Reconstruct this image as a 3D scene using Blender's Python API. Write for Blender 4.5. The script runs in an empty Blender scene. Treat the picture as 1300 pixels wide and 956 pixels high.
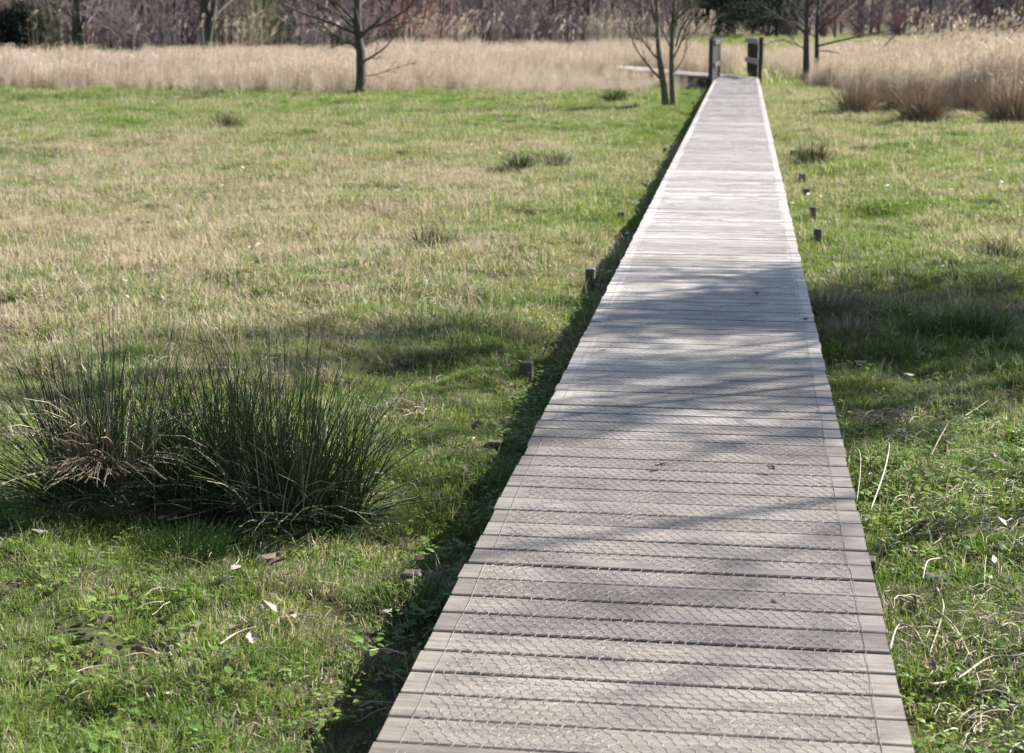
import bpy, math, random
import numpy as np
from mathutils import Vector

# ------------------------------------------------------------------ camera, world, sun, exposure
scene = bpy.context.scene
COL = scene.collection
R = math.radians

F_PX = 2100.0                      # focal length in pixels of the 1300 px wide photograph
TILT = math.atan(409 / F_PX)       # camera pitched down
YAW = R(7.88)                      # camera turned left of the boardwalk's run (+Y)
DECK_Z = 0.18
KH = 1.634                         # camera height above the deck / cos(tilt)
CAM_Z = DECK_Z + KH * math.cos(TILT)

cam_data = bpy.data.cameras.new('camera')
cam = bpy.data.objects.new('camera', cam_data)
COL.objects.link(cam)
scene.camera = cam
cam.location = (0, 0, CAM_Z)
cam.rotation_euler = (math.pi / 2 - TILT, 0, YAW)
cam_data.sensor_width = 36
cam_data.lens = F_PX / 1300 * 36
cam_data.shift_y = -45 / 1300
cam_data.clip_start = 0.1
cam_data.clip_end = 3000
cam_data.dof.use_dof = True
cam_data.dof.focus_distance = 5.9
cam_data.dof.aperture_fstop = 6.0

SUN_EL = R(36)
SUN_AZ = R(60)                     # clockwise from +Y
world = bpy.data.worlds.new('World')
scene.world = world
world.use_nodes = True
wn = world.node_tree
sky = wn.nodes.new('ShaderNodeTexSky')
sky.sky_type = 'NISHITA'
sky.sun_disc = False
sky.sun_elevation = SUN_EL
sky.sun_rotation = SUN_AZ
sky.air_density = 1.0
sky.dust_density = 1.0
bg = wn.nodes['Background']
wn.links.new(sky.outputs[0], bg.inputs[0])
bg.inputs[1].default_value = 0.06

sun_data = bpy.data.lights.new('sun', 'SUN')
sun_data.energy = 5.0
sun_data.angle = R(0.53)
sun_data.color = (1.0, 0.975, 0.94)
sun = bpy.data.objects.new('sun', sun_data)
COL.objects.link(sun)
sd = Vector((math.cos(SUN_EL) * math.sin(SUN_AZ), math.cos(SUN_EL) * math.cos(SUN_AZ), math.sin(SUN_EL)))
sun.rotation_euler = sd.to_track_quat('Z', 'Y').to_euler()
sun.location = (20, 20, 30)

scene.view_settings.view_transform = 'Standard'
scene.view_settings.look = 'None'
scene.view_settings.exposure = 1.72
scene.view_settings.gamma = 1
scene.render.engine = 'CYCLES'
cy = scene.cycles
cy.max_bounces = 6
cy.diffuse_bounces = 3
cy.glossy_bounces = 2
cy.transmission_bounces = 3
cy.transparent_max_bounces = 4
cy.sample_clamp_indirect = 6
cy.use_denoising = True

# ------------------------------------------------------------------ helpers
rng = np.random.default_rng(11)
CF = np.array([-math.sin(YAW), math.cos(YAW)])     # camera heading on the ground
CR = np.array([math.cos(YAW), math.sin(YAW)])      # camera right on the ground


def world_xy(xc, zc, z=0.0):
    """ground position of a point zc metres deep and xc metres right of the camera axis"""
    xc = np.asarray(xc, float); zc = np.asarray(zc, float)
    d = (zc - (CAM_Z - z) * math.sin(TILT)) / math.cos(TILT)
    return xc * CR[0] + d * CF[0], xc * CR[1] + d * CF[1]


def ground_at(px, py, z=0.0):
    """where the photograph's pixel meets the level z"""
    zc = F_PX * (CAM_Z - z) / math.cos(TILT) / (py - 24.0)
    xc = (px - 650.0) / F_PX * zc
    x, y = world_xy(xc, zc, z)
    return float(x), float(y)


def at_depth(px, zc):
    x, y = world_xy((px - 650.0) / F_PX * zc, zc)
    return float(x), float(y)


def cam_coords(x, y):
    xc = x * CR[0] + y * CR[1]
    d = x * CF[0] + y * CF[1]
    return xc, d * math.cos(TILT) + CAM_Z * math.sin(TILT)


_lat = np.random.default_rng(5).random((256, 256))


def vnoise(x, y, s=1.0, o=0.0):
    x = np.asarray(x, float) * s + o + 1000.0; y = np.asarray(y, float) * s + o * 1.7 + 1000.0
    xi = np.floor(x).astype(int); yi = np.floor(y).astype(int)
    fx = x - xi; fy = y - yi
    fx = fx * fx * (3 - 2 * fx); fy = fy * fy * (3 - 2 * fy)
    a = _lat[xi % 256, yi % 256]; b = _lat[(xi + 1) % 256, yi % 256]
    c = _lat[xi % 256, (yi + 1) % 256]; d = _lat[(xi + 1) % 256, (yi + 1) % 256]
    return (a * (1 - fx) + b * fx) * (1 - fy) + (c * (1 - fx) + d * fx) * fy


def fbm(x, y, s=1.0, o=0.0, n=3):
    t = 0; a = 0.5; tot = 0
    for k in range(n):
        t = t + a * vnoise(x, y, s, o + 13.1 * k); tot += a; a *= 0.5; s *= 2.07
    return t / tot


def smooth(a, b, x):
    t = np.clip((x - a) / (b - a), 0, 1)
    return t * t * (3 - 2 * t)


# the second leg of the boardwalk bends left after the barrier
BEND = np.array([-0.185, 47.4])
BD = np.array([-math.sin(R(22.3)), math.cos(R(22.3))])
BEND_LEN = 33.0


def seg_dist(x, y):
    """distance from the centre line of the second leg"""
    dx = x - BEND[0]; dy = y - BEND[1]
    t = dx * BD[0] + dy * BD[1]
    tc = np.clip(t, 0, BEND_LEN)
    return np.hypot(dx - tc * BD[0], dy - tc * BD[1])


def height(x, y):
    x = np.asarray(x, float); y = np.asarray(y, float)
    h = (fbm(x, y, 0.35, 3.0) - 0.5) * 0.10 + (fbm(x, y, 0.9, 17.0) - 0.5) * 0.16 * smooth(12, 26, y) + (fbm(x, y, 1.8, 9.0) - 0.5) * 0.15 + (vnoise(x, y, 6.0, 4.0) - 0.5) * 0.045
    # trodden, slightly sunken strip beside the deck, soil heaped a little on the left
    h = h - 0.05 * np.exp(-((x + 1.0) / 0.25) ** 2) * (y < 44)
    # wet ditch on the left of the barrier
    h = h - 0.45 * np.exp(-((x + 2.6) / 1.7) ** 2 - ((y - 46.3) / 1.9) ** 2)
    near = np.exp(-((x + 0.23) / 0.75) ** 4) * (y < 47)
    h = h * (1 - 0.8 * near) - 0.04 * near
    dist = np.hypot(x, y)
    h = h + smooth(190, 330, dist) * 8.0 + smooth(300, 800, dist) * 24.0
    return h


def new_mesh(name, verts, faces_flat, counts, smooth_shade=False, mat=None, attrs=None):
    me = bpy.data.meshes.new(name)
    verts = np.asarray(verts, np.float32).reshape(-1, 3)
    faces_flat = np.asarray(faces_flat, np.int32).ravel()
    counts = np.asarray(counts, np.int32).ravel()
    me.vertices.add(len(verts)); me.vertices.foreach_set('co', verts.ravel())
    me.loops.add(len(faces_flat)); me.loops.foreach_set('vertex_index', faces_flat)
    me.polygons.add(len(counts))
    starts = np.concatenate([[0], np.cumsum(counts)[:-1]]).astype(np.int32) if len(counts) else counts
    me.polygons.foreach_set('loop_start', starts)
    me.polygons.foreach_set('loop_total', counts)
    me.polygons.foreach_set('use_smooth', np.full(len(counts), bool(smooth_shade)))
    me.update(calc_edges=True)
    for k, v in (attrs or {}).items():
        a = me.attributes.new(k, 'FLOAT', 'POINT')
        a.data.foreach_set('value', np.asarray(v, np.float32))
    if mat is not None:
        me.materials.append(mat)
    return me


class MB:
    """collects raw arrays and links them as one mesh object"""
    def __init__(self):
        self.v = []; self.f = []; self.c = []; self.a = []; self.n = 0

    def add(self, verts, faces, counts, attr=None):
        verts = np.asarray(verts, float).reshape(-1, 3)
        self.v.append(verts); self.f.append(np.asarray(faces, np.int64).ravel() + self.n)
        self.c.append(np.asarray(counts).ravel()); self.n += len(verts)
        self.a.append(np.zeros(len(verts)) if attr is None else np.broadcast_to(np.asarray(attr, float), (len(verts),)))

    def box(self, c, s, ax=None, attr=None, bev=0.0):
        """box centred at c with half sizes s and axes ax (rows)"""
        ax = np.eye(3) if ax is None else np.asarray(ax, float)
        c = np.asarray(c, float); s = np.asarray(s, float)
        if bev <= 0:
            q = np.array([[i, j, k] for i in (-1, 1) for j in (-1, 1) for k in (-1, 1)], float) * s
            f = [0, 1, 3, 2, 4, 6, 7, 5, 0, 4, 5, 1, 2, 3, 7, 6, 0, 2, 6, 4, 1, 5, 7, 3]
            self.add(c + q @ ax, f, [4] * 6, attr); return
        # chamfered: 24 vertices through a convex hull of shifted corners
        import bmesh
        bm = bmesh.new()
        bmesh.ops.create_cube(bm, size=2)
        for v in bm.verts:
            v.co = Vector((v.co.x * s[0], v.co.y * s[1], v.co.z * s[2]))
        bmesh.ops.bevel(bm, geom=list(bm.edges), offset=bev, segments=1, affect='EDGES')
        vv = np.array([v.co[:] for v in bm.verts]); ff = []; cc = []
        for fa in bm.faces:
            ff += [v.index for v in fa.verts]; cc.append(len(fa.verts))
        bm.free()
        self.add(c + vv @ ax, ff, cc, attr)

    def tubes(self, P, Rd, sides=5, attr=None, cap=True):
        """P [T,n,3] centre lines, Rd [T,n] radii"""
        P = np.asarray(P, float); Rd = np.asarray(Rd, float)
        if P.ndim == 2:
            P = P[None]; Rd = Rd[None]
        T, n, _ = P.shape
        tan = np.gradient(P, axis=1)
        tan /= np.linalg.norm(tan, axis=2, keepdims=True) + 1e-12
        ref = np.where(np.abs(tan[:, :1, 2:3]) > 0.8, np.array([1.0, 0.13, 0]), np.array([0.1, 0.05, 1.0]))
        u = np.cross(tan, np.broadcast_to(ref, tan.shape)); u /= np.linalg.norm(u, axis=2, keepdims=True) + 1e-12
        w = np.cross(tan, u)
        ang = np.arange(sides) / sides * 2 * math.pi
        ring = (P[:, :, None] + Rd[:, :, None, None] * (np.cos(ang)[None, None, :, None] * u[:, :, None] + np.sin(ang)[None, None, :, None] * w[:, :, None]))
        idx = np.arange(T * n * sides).reshape(T, n, sides)
        a = idx[:, :-1]; b = np.roll(a, -1, 2); d = idx[:, 1:]; c = np.roll(d, -1, 2)
        f = np.stack([a, b, c, d], -1).reshape(-1)
        cnt = np.full(T * (n - 1) * sides, 4)
        if attr is not None:
            attr = np.repeat(np.broadcast_to(np.asarray(attr, float), (T,)), n * sides)
        if cap and sides > 3:
            e = idx[:, -1].reshape(-1); s0 = idx[:, 0, ::-1].reshape(-1)
            f = np.concatenate([f, e, s0]); cnt = np.concatenate([cnt, np.full(2 * T, sides)])
        self.add(ring.reshape(-1, 3), f, cnt, attr)

    def mesh(self, name, mat=None, smooth_shade=False):
        return new_mesh(name, np.concatenate(self.v), np.concatenate(self.f), np.concatenate(self.c), smooth_shade, mat, {'v': np.concatenate(self.a)})

    def build(self, name, mat=None, parent=None, smooth_shade=False):
        return link(name, self.mesh(name, mat, smooth_shade), parent)


def link(name, data, parent=None):
    o = bpy.data.objects.new(name, data)
    COL.objects.link(o)
    if parent is not None:
        o.parent = parent
    return o


def tag(o, label=None, cat=None, group=None, kind=None):
    for k, v in (('label', label), ('category', cat), ('group', group), ('kind', kind)):
        if v:
            o[k] = v
    return o


def thing(name, label, cat, loc=(0, 0, 0), rz=0.0, group=None, scale=1.0):
    o = bpy.data.objects.new(name, None)
    COL.objects.link(o)
    o.empty_display_size = 0.2
    o.location = loc; o.rotation_euler = (0, 0, rz); o.scale = (scale,) * 3
    return tag(o, label, cat, group)


def copy_thing(root, loc, rz, scale, label, group=None):
    r = root.copy(); COL.objects.link(r)
    r.location = loc; r.rotation_euler = (0, 0, rz)
    r.scale = scale if hasattr(scale, '__len__') else (scale,) * 3
    r['label'] = label
    if group:
        r['group'] = group
    for ch in list(root.children):
        c = ch.copy(); COL.objects.link(c); c.parent = r
        for g in list(ch.children):
            d = g.copy(); COL.objects.link(d); d.parent = c
    return r


# ------------------------------------------------------------------ materials
def node_mat(name):
    m = bpy.data.materials.new(name); m.use_nodes = True
    nt = m.node_tree
    return m, nt, nt.nodes['Principled BSDF'], nt.nodes['Material Output']


def N(nt, t, **kw):
    n = nt.nodes.new(t)
    for k, v in kw.items():
        setattr(n, k, v)
    return n


def noise(nt, vec, scale, detail=4, rough=0.55, dist=0.0):
    n = N(nt, 'ShaderNodeTexNoise')
    n.inputs['Scale'].default_value = scale
    n.inputs['Detail'].default_value = detail
    n.inputs['Roughness'].default_value = rough
    n.inputs['Distortion'].default_value = dist
    if vec is not None:
        nt.links.new(vec, n.inputs['Vector'])
    return n


def ramp(nt, fac, stops):
    r = N(nt, 'ShaderNodeValToRGB')
    el = r.color_ramp.elements
    while len(el) < len(stops):
        el.new(0.5)
    for e, (p, c) in zip(el, stops):
        e.position = p; e.color = (*c, 1)
    nt.links.new(fac, r.inputs[0])
    return r


def mixc(nt, fac, a, b, typ='MIX'):
    m = N(nt, 'ShaderNodeMix', data_type='RGBA', blend_type=typ)
    for s, v in ((0, fac), (6, a), (7, b)):
        if hasattr(v, 'type') and hasattr(v, 'node'):
            nt.links.new(v, m.inputs[s])
        elif s == 0:
            m.inputs[0].default_value = v
        else:
            m.inputs[s].default_value = (*v, 1)
    return m.outputs[2]


def mth(nt, op, a, b=None, clamp=False):
    m = N(nt, 'ShaderNodeMath', operation=op, use_clamp=clamp)
    for i, v in enumerate((a, b)):
        if v is None:
            continue
        if hasattr(v, 'node'):
            nt.links.new(v, m.inputs[i])
        else:
            m.inputs[i].default_value = v
    return m.outputs[0]


def mapped(nt, scale, src='Object'):
    tc = N(nt, 'ShaderNodeTexCoord'); mp = N(nt, 'ShaderNodeMapping')
    nt.links.new(tc.outputs[src], mp.inputs[0]); mp.inputs['Scale'].default_value = scale
    return mp


def geo_pos(nt):
    return N(nt, 'ShaderNodeNewGeometry').outputs['Position']


def blade_material(name, greens, dries, trans=0.35, rough=0.5, patch=1.4):
    """leaf material: every blade is green or dry after its own random value and the tuft's dryness"""
    m, nt, bs, out = node_mat(name)
    v = N(nt, 'ShaderNodeAttribute', attribute_name='v').outputs['Fac']
    dry = N(nt, 'ShaderNodeAttribute', attribute_type='INSTANCER', attribute_name='dry').outputs['Fac']
    rnd = N(nt, 'ShaderNodeObjectInfo').outputs['Random']
    pn = noise(nt, geo_pos(nt), patch, 3).outputs[0]
    g = ramp(nt, mth(nt, 'ADD', mth(nt, 'MULTIPLY', pn, 0.7), mth(nt, 'MULTIPLY', rnd, 0.3)), [(0.25, greens[0]), (0.5, greens[1]), (0.75, greens[2])])
    vv = mth(nt, 'FRACT', mth(nt, 'MULTIPLY', v, 7.3))
    d = ramp(nt, vv, [(0.0, dries[0]), (0.5, dries[1]), (1.0, dries[2])])
    isdry = mth(nt, 'SUBTRACT', dry, v)
    isdry = mth(nt, 'MULTIPLY', mth(nt, 'ADD', isdry, 0.06), 8.0, True)
    col = mixc(nt, isdry, g.outputs[0], d.outputs[0])
    bs.inputs['Roughness'].default_value = rough
    bs.inputs['Specular IOR Level'].default_value = 0.35
    nt.links.new(col, bs.inputs['Base Color'])
    tr = N(nt, 'ShaderNodeBsdfTranslucent')
    tc = mixc(nt, 1.0, col, (1.12, 1.1, 0.75), 'MULTIPLY')
    nt.links.new(tc, tr.inputs[0])
    mx = N(nt, 'ShaderNodeMixShader'); mx.inputs[0].default_value = trans
    nt.links.new(bs.outputs[0], mx.inputs[1]); nt.links.new(tr.outputs[0], mx.inputs[2])
    nt.links.new(mx.outputs[0], out.inputs[0])
    return m


M = {}
M['grass'] = blade_material('grass_blades', [(0.075, 0.145, 0.026), (0.135, 0.215, 0.038), (0.225, 0.275, 0.065)],
                            [(0.30, 0.235, 0.175), (0.56, 0.475, 0.385), (0.17, 0.115, 0.09)], 0.42)
M['reed'] = blade_material('reed_straw', [(0.33, 0.25, 0.21), (0.46, 0.375, 0.325), (0.56, 0.475, 0.42)],
                           [(0.30, 0.20, 0.165), (0.60, 0.52, 0.46), (0.18, 0.115, 0.09)], 0.3, 0.6, 0.3)
M['plume'] = blade_material('reed_plume', [(0.42, 0.32, 0.24), (0.5, 0.40, 0.32), (0.58, 0.47, 0.39)],
                            [(0.42, 0.32, 0.24), (0.55, 0.45, 0.37), (0.4, 0.3, 0.22)], 0.4, 0.8)


def simple_veg(name, cols, trans=0.2, rough=0.45, spec=0.4):
    """stems coloured after the per-stem value v"""
    m, nt, bs, out = node_mat(name)
    v = N(nt, 'ShaderNodeAttribute', attribute_name='v').outputs['Fac']
    n = len(cols)
    r = ramp(nt, v, [(i / (n - 1), c) for i, c in enumerate(cols)])
    pn = noise(nt, geo_pos(nt), 30.0, 2).outputs[0]
    col = mixc(nt, mth(nt, 'MULTIPLY', pn, 0.6), r.outputs[0], (0.25, 0.22, 0.18), 'MULTIPLY')
    nt.links.new(col, bs.inputs['Base Color'])
    bs.inputs['Roughness'].default_value = rough
    bs.inputs['Specular IOR Level'].default_value = spec
    if trans > 0:
        tr = N(nt, 'ShaderNodeBsdfTranslucent'); nt.links.new(col, tr.inputs[0])
        mx = N(nt, 'ShaderNodeMixShader'); mx.inputs[0].default_value = trans
        nt.links.new(bs.outputs[0], mx.inputs[1]); nt.links.new(tr.outputs[0], mx.inputs[2])
        nt.links.new(mx.outputs[0], out.inputs[0])
    return m


M['rush'] = simple_veg('rush_green', [(0.020, 0.040, 0.020), (0.035, 0.066, 0.026), (0.055, 0.092, 0.032), (0.10, 0.115, 0.045)], 0.0, 0.5, 0.3)
M['straw'] = simple_veg('dead_straw', [(0.12, 0.085, 0.06), (0.27, 0.20, 0.14), (0.44, 0.36, 0.26), (0.55, 0.48, 0.38)], 0.15, 0.6)
M['brown_straw'] = simple_veg('brown_tussock_straw', [(0.22, 0.14, 0.10), (0.42, 0.31, 0.22), (0.60, 0.50, 0.39), (0.50, 0.42, 0.28)], 0.4, 0.6)
M['leaf_litter'] = simple_veg('dead_leaf', [(0.16, 0.09, 0.06), (0.34, 0.24, 0.18), (0.48, 0.39, 0.32), (0.56, 0.49, 0.42)], 0.25, 0.6)
M['weed'] = simple_veg('weed_leaf', [(0.05, 0.12, 0.02), (0.10, 0.19, 0.03), (0.17, 0.26, 0.05), (0.10, 0.16, 0.08)], 0.35, 0.45)
M['stick'] = simple_veg('dry_stick', [(0.20, 0.15, 0.11), (0.40, 0.31, 0.22), (0.58, 0.50, 0.38), (0.50, 0.42, 0.33)], 0.0, 0.7)
M['evergreen'] = simple_veg('evergreen_leaf', [(0.012, 0.022, 0.016), (0.022, 0.036, 0.024), (0.032, 0.05, 0.03), (0.05, 0.065, 0.04)], 0.05, 0.8, 0.15)


def bark(name, c0, c1, moss=None, bump=0.4):
    m, nt, bs, out = node_mat(name)
    mp = mapped(nt, (9, 9, 2.2))
    a = noise(nt, mp.outputs[0], 2.5, 5, 0.65, 0.4).outputs[0]
    r = ramp(nt, a, [(0.3, c0), (0.7, c1)])
    col = r.outputs[0]
    if moss:
        b = noise(nt, geo_pos(nt), 3.5, 3).outputs[0]
        f = ramp(nt, b, [(0.46, (0, 0, 0)), (0.6, (1, 1, 1))])
        col = mixc(nt, f.outputs[0], col, moss)
    nt.links.new(col, bs.inputs['Base Color'])
    bs.inputs['Roughness'].default_value = 0.85
    bp = N(nt, 'ShaderNodeBump'); bp.inputs['Strength'].default_value = bump; bp.inputs['Distance'].default_value = 0.02
    nt.links.new(a, bp.inputs['Height']); nt.links.new(bp.outputs[0], bs.inputs['Normal'])
    return m


M['bark'] = bark('alder_bark', (0.02, 0.017, 0.015), (0.07, 0.06, 0.05), (0.06, 0.06, 0.03))
M['bark_pale'] = bark('mossy_bark', (0.035, 0.028, 0.02), (0.13, 0.11, 0.08), (0.11, 0.105, 0.045))
M['twig'] = bark('bare_twigs', (0.12, 0.085, 0.08), (0.24, 0.18, 0.17), None, 0.0)
M['wood_bark'] = bark('woodland_bark', (0.022, 0.018, 0.017), (0.075, 0.062, 0.056), (0.05, 0.055, 0.03), 0.3)
M['twig_grey'] = bark('grey_twigs', (0.10, 0.083, 0.082), (0.22, 0.18, 0.175), None, 0.0)
M['twig_mauve'] = bark('mauve_twigs', (0.10, 0.075, 0.078), (0.225, 0.165, 0.17), None, 0.0)
M['twig_red'] = bark('reddish_twigs', (0.15, 0.07, 0.06), (0.27, 0.145, 0.13), None, 0.0)
M['twig_olive'] = bark('olive_twigs', (0.11, 0.10, 0.06), (0.22, 0.20, 0.13), None, 0.0)


def soil_material():
    m, nt, bs, out = node_mat('meadow_soil')
    p = geo_pos(nt)
    a = noise(nt, p, 45.0, 8, 0.75).outputs[0]
    b = noise(nt, p, 0.8, 4).outputs[0]
    c1 = ramp(nt, a, [(0.3, (0.035, 0.026, 0.018)), (0.5, (0.09, 0.07, 0.042)), (0.7, (0.20, 0.16, 0.10))])
    c2 = ramp(nt, a, [(0.3, (0.028, 0.034, 0.012)), (0.55, (0.07, 0.078, 0.03)), (0.75, (0.15, 0.145, 0.075))])
    f = ramp(nt, b, [(0.42, (0, 0, 0)), (0.6, (1, 1, 1))])
    col = mixc(nt, f.outputs[0], c1.outputs[0], c2.outputs[0])
    nt.links.new(col, bs.inputs['Base Color'])
    bs.inputs['Roughness'].default_value = 0.95
    bs.inputs['Specular IOR Level'].default_value = 0.15
    bp = N(nt, 'ShaderNodeBump'); bp.inputs['Strength'].default_value = 0.8; bp.inputs['Distance'].default_value = 0.03
    nt.links.new(a, bp.inputs['Height']); nt.links.new(bp.outputs[0], bs.inputs['Normal'])
    return m


M['soil'] = soil_material()


def deck_material():
    m, nt, bs, out = node_mat('weathered_deck_boards')
    v = N(nt, 'ShaderNodeAttribute', attribute_name='v').outputs['Fac']
    tc = N(nt, 'ShaderNodeTexCoord'); sep = N(nt, 'ShaderNodeSeparateXYZ'); cmb = N(nt, 'ShaderNodeCombineXYZ')
    nt.links.new(tc.outputs['Object'], sep.inputs[0])
    nt.links.new(sep.outputs[0], cmb.inputs[0]); nt.links.new(sep.outputs[1], cmb.inputs[1])
    nt.links.new(mth(nt, 'MULTIPLY', v, 37.0), cmb.inputs[2])
    mp = N(nt, 'ShaderNodeMapping'); mp.inputs['Scale'].default_value = (4.0, 110.0, 1.0)
    nt.links.new(cmb.outputs[0], mp.inputs[0])
    grain = noise(nt, mp.outputs[0], 1.0, 5, 0.65, 0.6).outputs[0]
    mp2 = N(nt, 'ShaderNodeMapping'); mp2.inputs['Scale'].default_value = (5.0, 9.0, 1.0)
    nt.links.new(cmb.outputs[0], mp2.inputs[0])
    blot = noise(nt, mp2.outputs[0], 1.0, 4, 0.6).outputs[0]
    g = ramp(nt, grain, [(0.25, (0.15, 0.125, 0.108)), (0.46, (0.43, 0.395, 0.355)), (0.72, (0.62, 0.59, 0.545))])
    t = ramp(nt, mth(nt, 'FRACT', mth(nt, 'MULTIPLY', v, 5.7)), [(0.0, (0.70, 0.67, 0.645)), (0.3, (0.88, 0.86, 0.83)), (0.7, (0.97, 0.95, 0.92)), (1.0, (1.07, 1.05, 1.03))])
    col = mixc(nt, 1.0, g.outputs[0], t.outputs[0], 'MULTIPLY')
    f = ramp(nt, blot, [(0.5, (0, 0, 0)), (0.72, (1, 1, 1))])
    col = mixc(nt, mth(nt, 'MULTIPLY', f.outputs[0], 0.62), col, (0.13, 0.10, 0.09))
    nt.links.new(col, bs.inputs['Base Color'])
    big = noise(nt, tc.outputs['Object'], 1.1, 4, 0.6).outputs[0]
    bf = ramp(nt, big, [(0.45, (0, 0, 0)), (0.7, (1, 1, 1))])
    col = mixc(nt, mth(nt, 'MULTIPLY', bf.outputs[0], 0.5), col, (0.20, 0.165, 0.135))
    spk = noise(nt, tc.outputs['Object'], 60.0, 2).outputs[0]
    sf = ramp(nt, spk, [(0.66, (0, 0, 0)), (0.72, (1, 1, 1))])
    col = mixc(nt, mth(nt, 'MULTIPLY', sf.outputs[0], 0.6), col, (0.10, 0.085, 0.07))
    # shade painted into the board colour toward the near end, broken up by noise
    near_shade = mth(nt, 'ADD', mth(nt, 'MULTIPLY', mth(nt, 'SUBTRACT', 11.5, sep.outputs[1]), 0.2), mth(nt, 'MULTIPLY', mth(nt, 'SUBTRACT', big, 0.55), 2.0), True)
    col = mixc(nt, near_shade, col, mixc(nt, 1.0, col, (0.47, 0.44, 0.405), 'MULTIPLY'))
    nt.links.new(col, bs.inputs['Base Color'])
    rr = mth(nt, 'ADD', mth(nt, 'MULTIPLY', grain, 0.2), 0.38)
    nt.links.new(rr, bs.inputs['Roughness'])
    bs.inputs['Specular IOR Level'].default_value = 0.5
    bp = N(nt, 'ShaderNodeBump'); bp.inputs['Strength'].default_value = 0.7; bp.inputs['Distance'].default_value = 0.004
    nt.links.new(grain, bp.inputs['Height']); nt.links.new(bp.outputs[0], bs.inputs['Normal'])
    return m


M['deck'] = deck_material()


def timber(name, c0, c1):
    m, nt, bs, out = node_mat(name)
    mp = mapped(nt, (25, 25, 3))
    a = noise(nt, mp.outputs[0], 1.5, 5, 0.6, 0.5).outputs[0]
    r = ramp(nt, a, [(0.3, c0), (0.7, c1)])
    nt.links.new(r.outputs[0], bs.inputs['Base Color'])
    bs.inputs['Roughness'].default_value = 0.75
    bp = N(nt, 'ShaderNodeBump'); bp.inputs['Strength'].default_value = 0.4; bp.inputs['Distance'].default_value = 0.005
    nt.links.new(a, bp.inputs['Height']); nt.links.new(bp.outputs[0], bs.inputs['Normal'])
    return m


M['timber'] = timber('weathered_timber', (0.035, 0.028, 0.02), (0.14, 0.115, 0.085))
M['gate_timber'] = timber('dark_stained_timber', (0.016, 0.012, 0.010), (0.042, 0.032, 0.027))
M['rail_timber'] = timber('grey_rail_timber', (0.16, 0.145, 0.13), (0.30, 0.28, 0.25))

m, nt, bs, out = node_mat('galvanised_wire')
bs.inputs['Base Color'].default_value = (0.30, 0.29, 0.28, 1)
bs.inputs['Metallic'].default_value = 0.0
bs.inputs['Specular IOR Level'].default_value = 0.3
bs.inputs['Roughness'].default_value = 0.65
nz = noise(nt, geo_pos(nt), 40.0, 3).outputs[0]
rw = ramp(nt, nz, [(0.35, (0.05, 0.04, 0.036)), (0.62, (0.25, 0.24, 0.24))])
nt.links.new(rw.outputs[0], bs.inputs['Base Color'])
M['wire'] = m

# ------------------------------------------------------------------ ground sheet
def spaced(lo, hi, fine_lo, fine_hi, step, growth):
    c = list(np.arange(fine_lo, fine_hi, step))
    s = step; x = c[-1]
    while x < hi:
        s *= growth; x += s; c.append(x)
    s = step; x = c[0]; low = []
    while x > lo:
        s *= growth; x -= s; low.append(x)
    return np.array(low[::-1] + c)


gx = spaced(-900, 900, -5.5, 3.5, 0.05, 1.045)
gy = spaced(-60, 1400, 2.5, 14.0, 0.05, 1.028)
GX, GY = np.meshgrid(gx, gy, indexing='ij')
GZ = height(GX, GY)
nx, ny = GX.shape
ii = np.arange(nx * ny).reshape(nx, ny)
quads = np.stack([ii[:-1, :-1], ii[1:, :-1], ii[1:, 1:], ii[:-1, 1:]], -1).reshape(-1)
gm = new_mesh('ground', np.stack([GX, GY, GZ], -1).reshape(-1, 3), quads, np.full((nx - 1) * (ny - 1), 4), True, M['soil'])
tag(link('ground', gm), kind='structure')

# ------------------------------------------------------------------ boardwalk
X0, X1 = -0.786, 0.415
XC = (X0 + X1) / 2
PITCH = 0.1405


def deck_planks(mb, length, y_start, width, place):
    n = int(length / PITCH)
    for i in range(n):
        y0 = y_start + i * PITCH
        gap = rng.uniform(0.009, 0.0145) + (0.005 if rng.random() < 0.12 else 0)
        w = PITCH - gap
        dl, dr = rng.normal(0, 0.0022, 2)
        dz = rng.normal(0, 0.0008); tx = rng.normal(0, 0.0007); ty = rng.normal(0, 0.0015)
        b = 0.003
        prof = [(0, -0.035), (w, -0.035), (w, -b), (w - b, 0), (b, 0), (0, -b)]
        vs = []
        for s, x in ((0, -width / 2 + dl), (1, width / 2 + dr)):
            for (py, pz) in prof:
                zz = pz + dz + tx * (1 if s else -1) + ty * (py / w - 0.5) * (1 if pz > -0.03 else 0)
                vs.append(place(x, y0 + py, zz))
        f = [0, 1, 2, 3, 4, 5, 11, 10, 9, 8, 7, 6]; c = [6, 6]
        for k in range(6):
            k2 = (k + 1) % 6
            f += [k, k + 6, k2 + 6, k2]; c.append(4)
        mb.add(vs, f, c, rng.random())


bw = thing('boardwalk', 'long straight boardwalk of weathered grey planks covered in chicken wire', 'boardwalk', (XC, 0, 0))
mb = MB()
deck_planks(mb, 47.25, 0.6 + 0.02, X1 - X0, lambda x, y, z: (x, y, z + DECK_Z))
mb.build('deck', M['deck'], bw)


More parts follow.
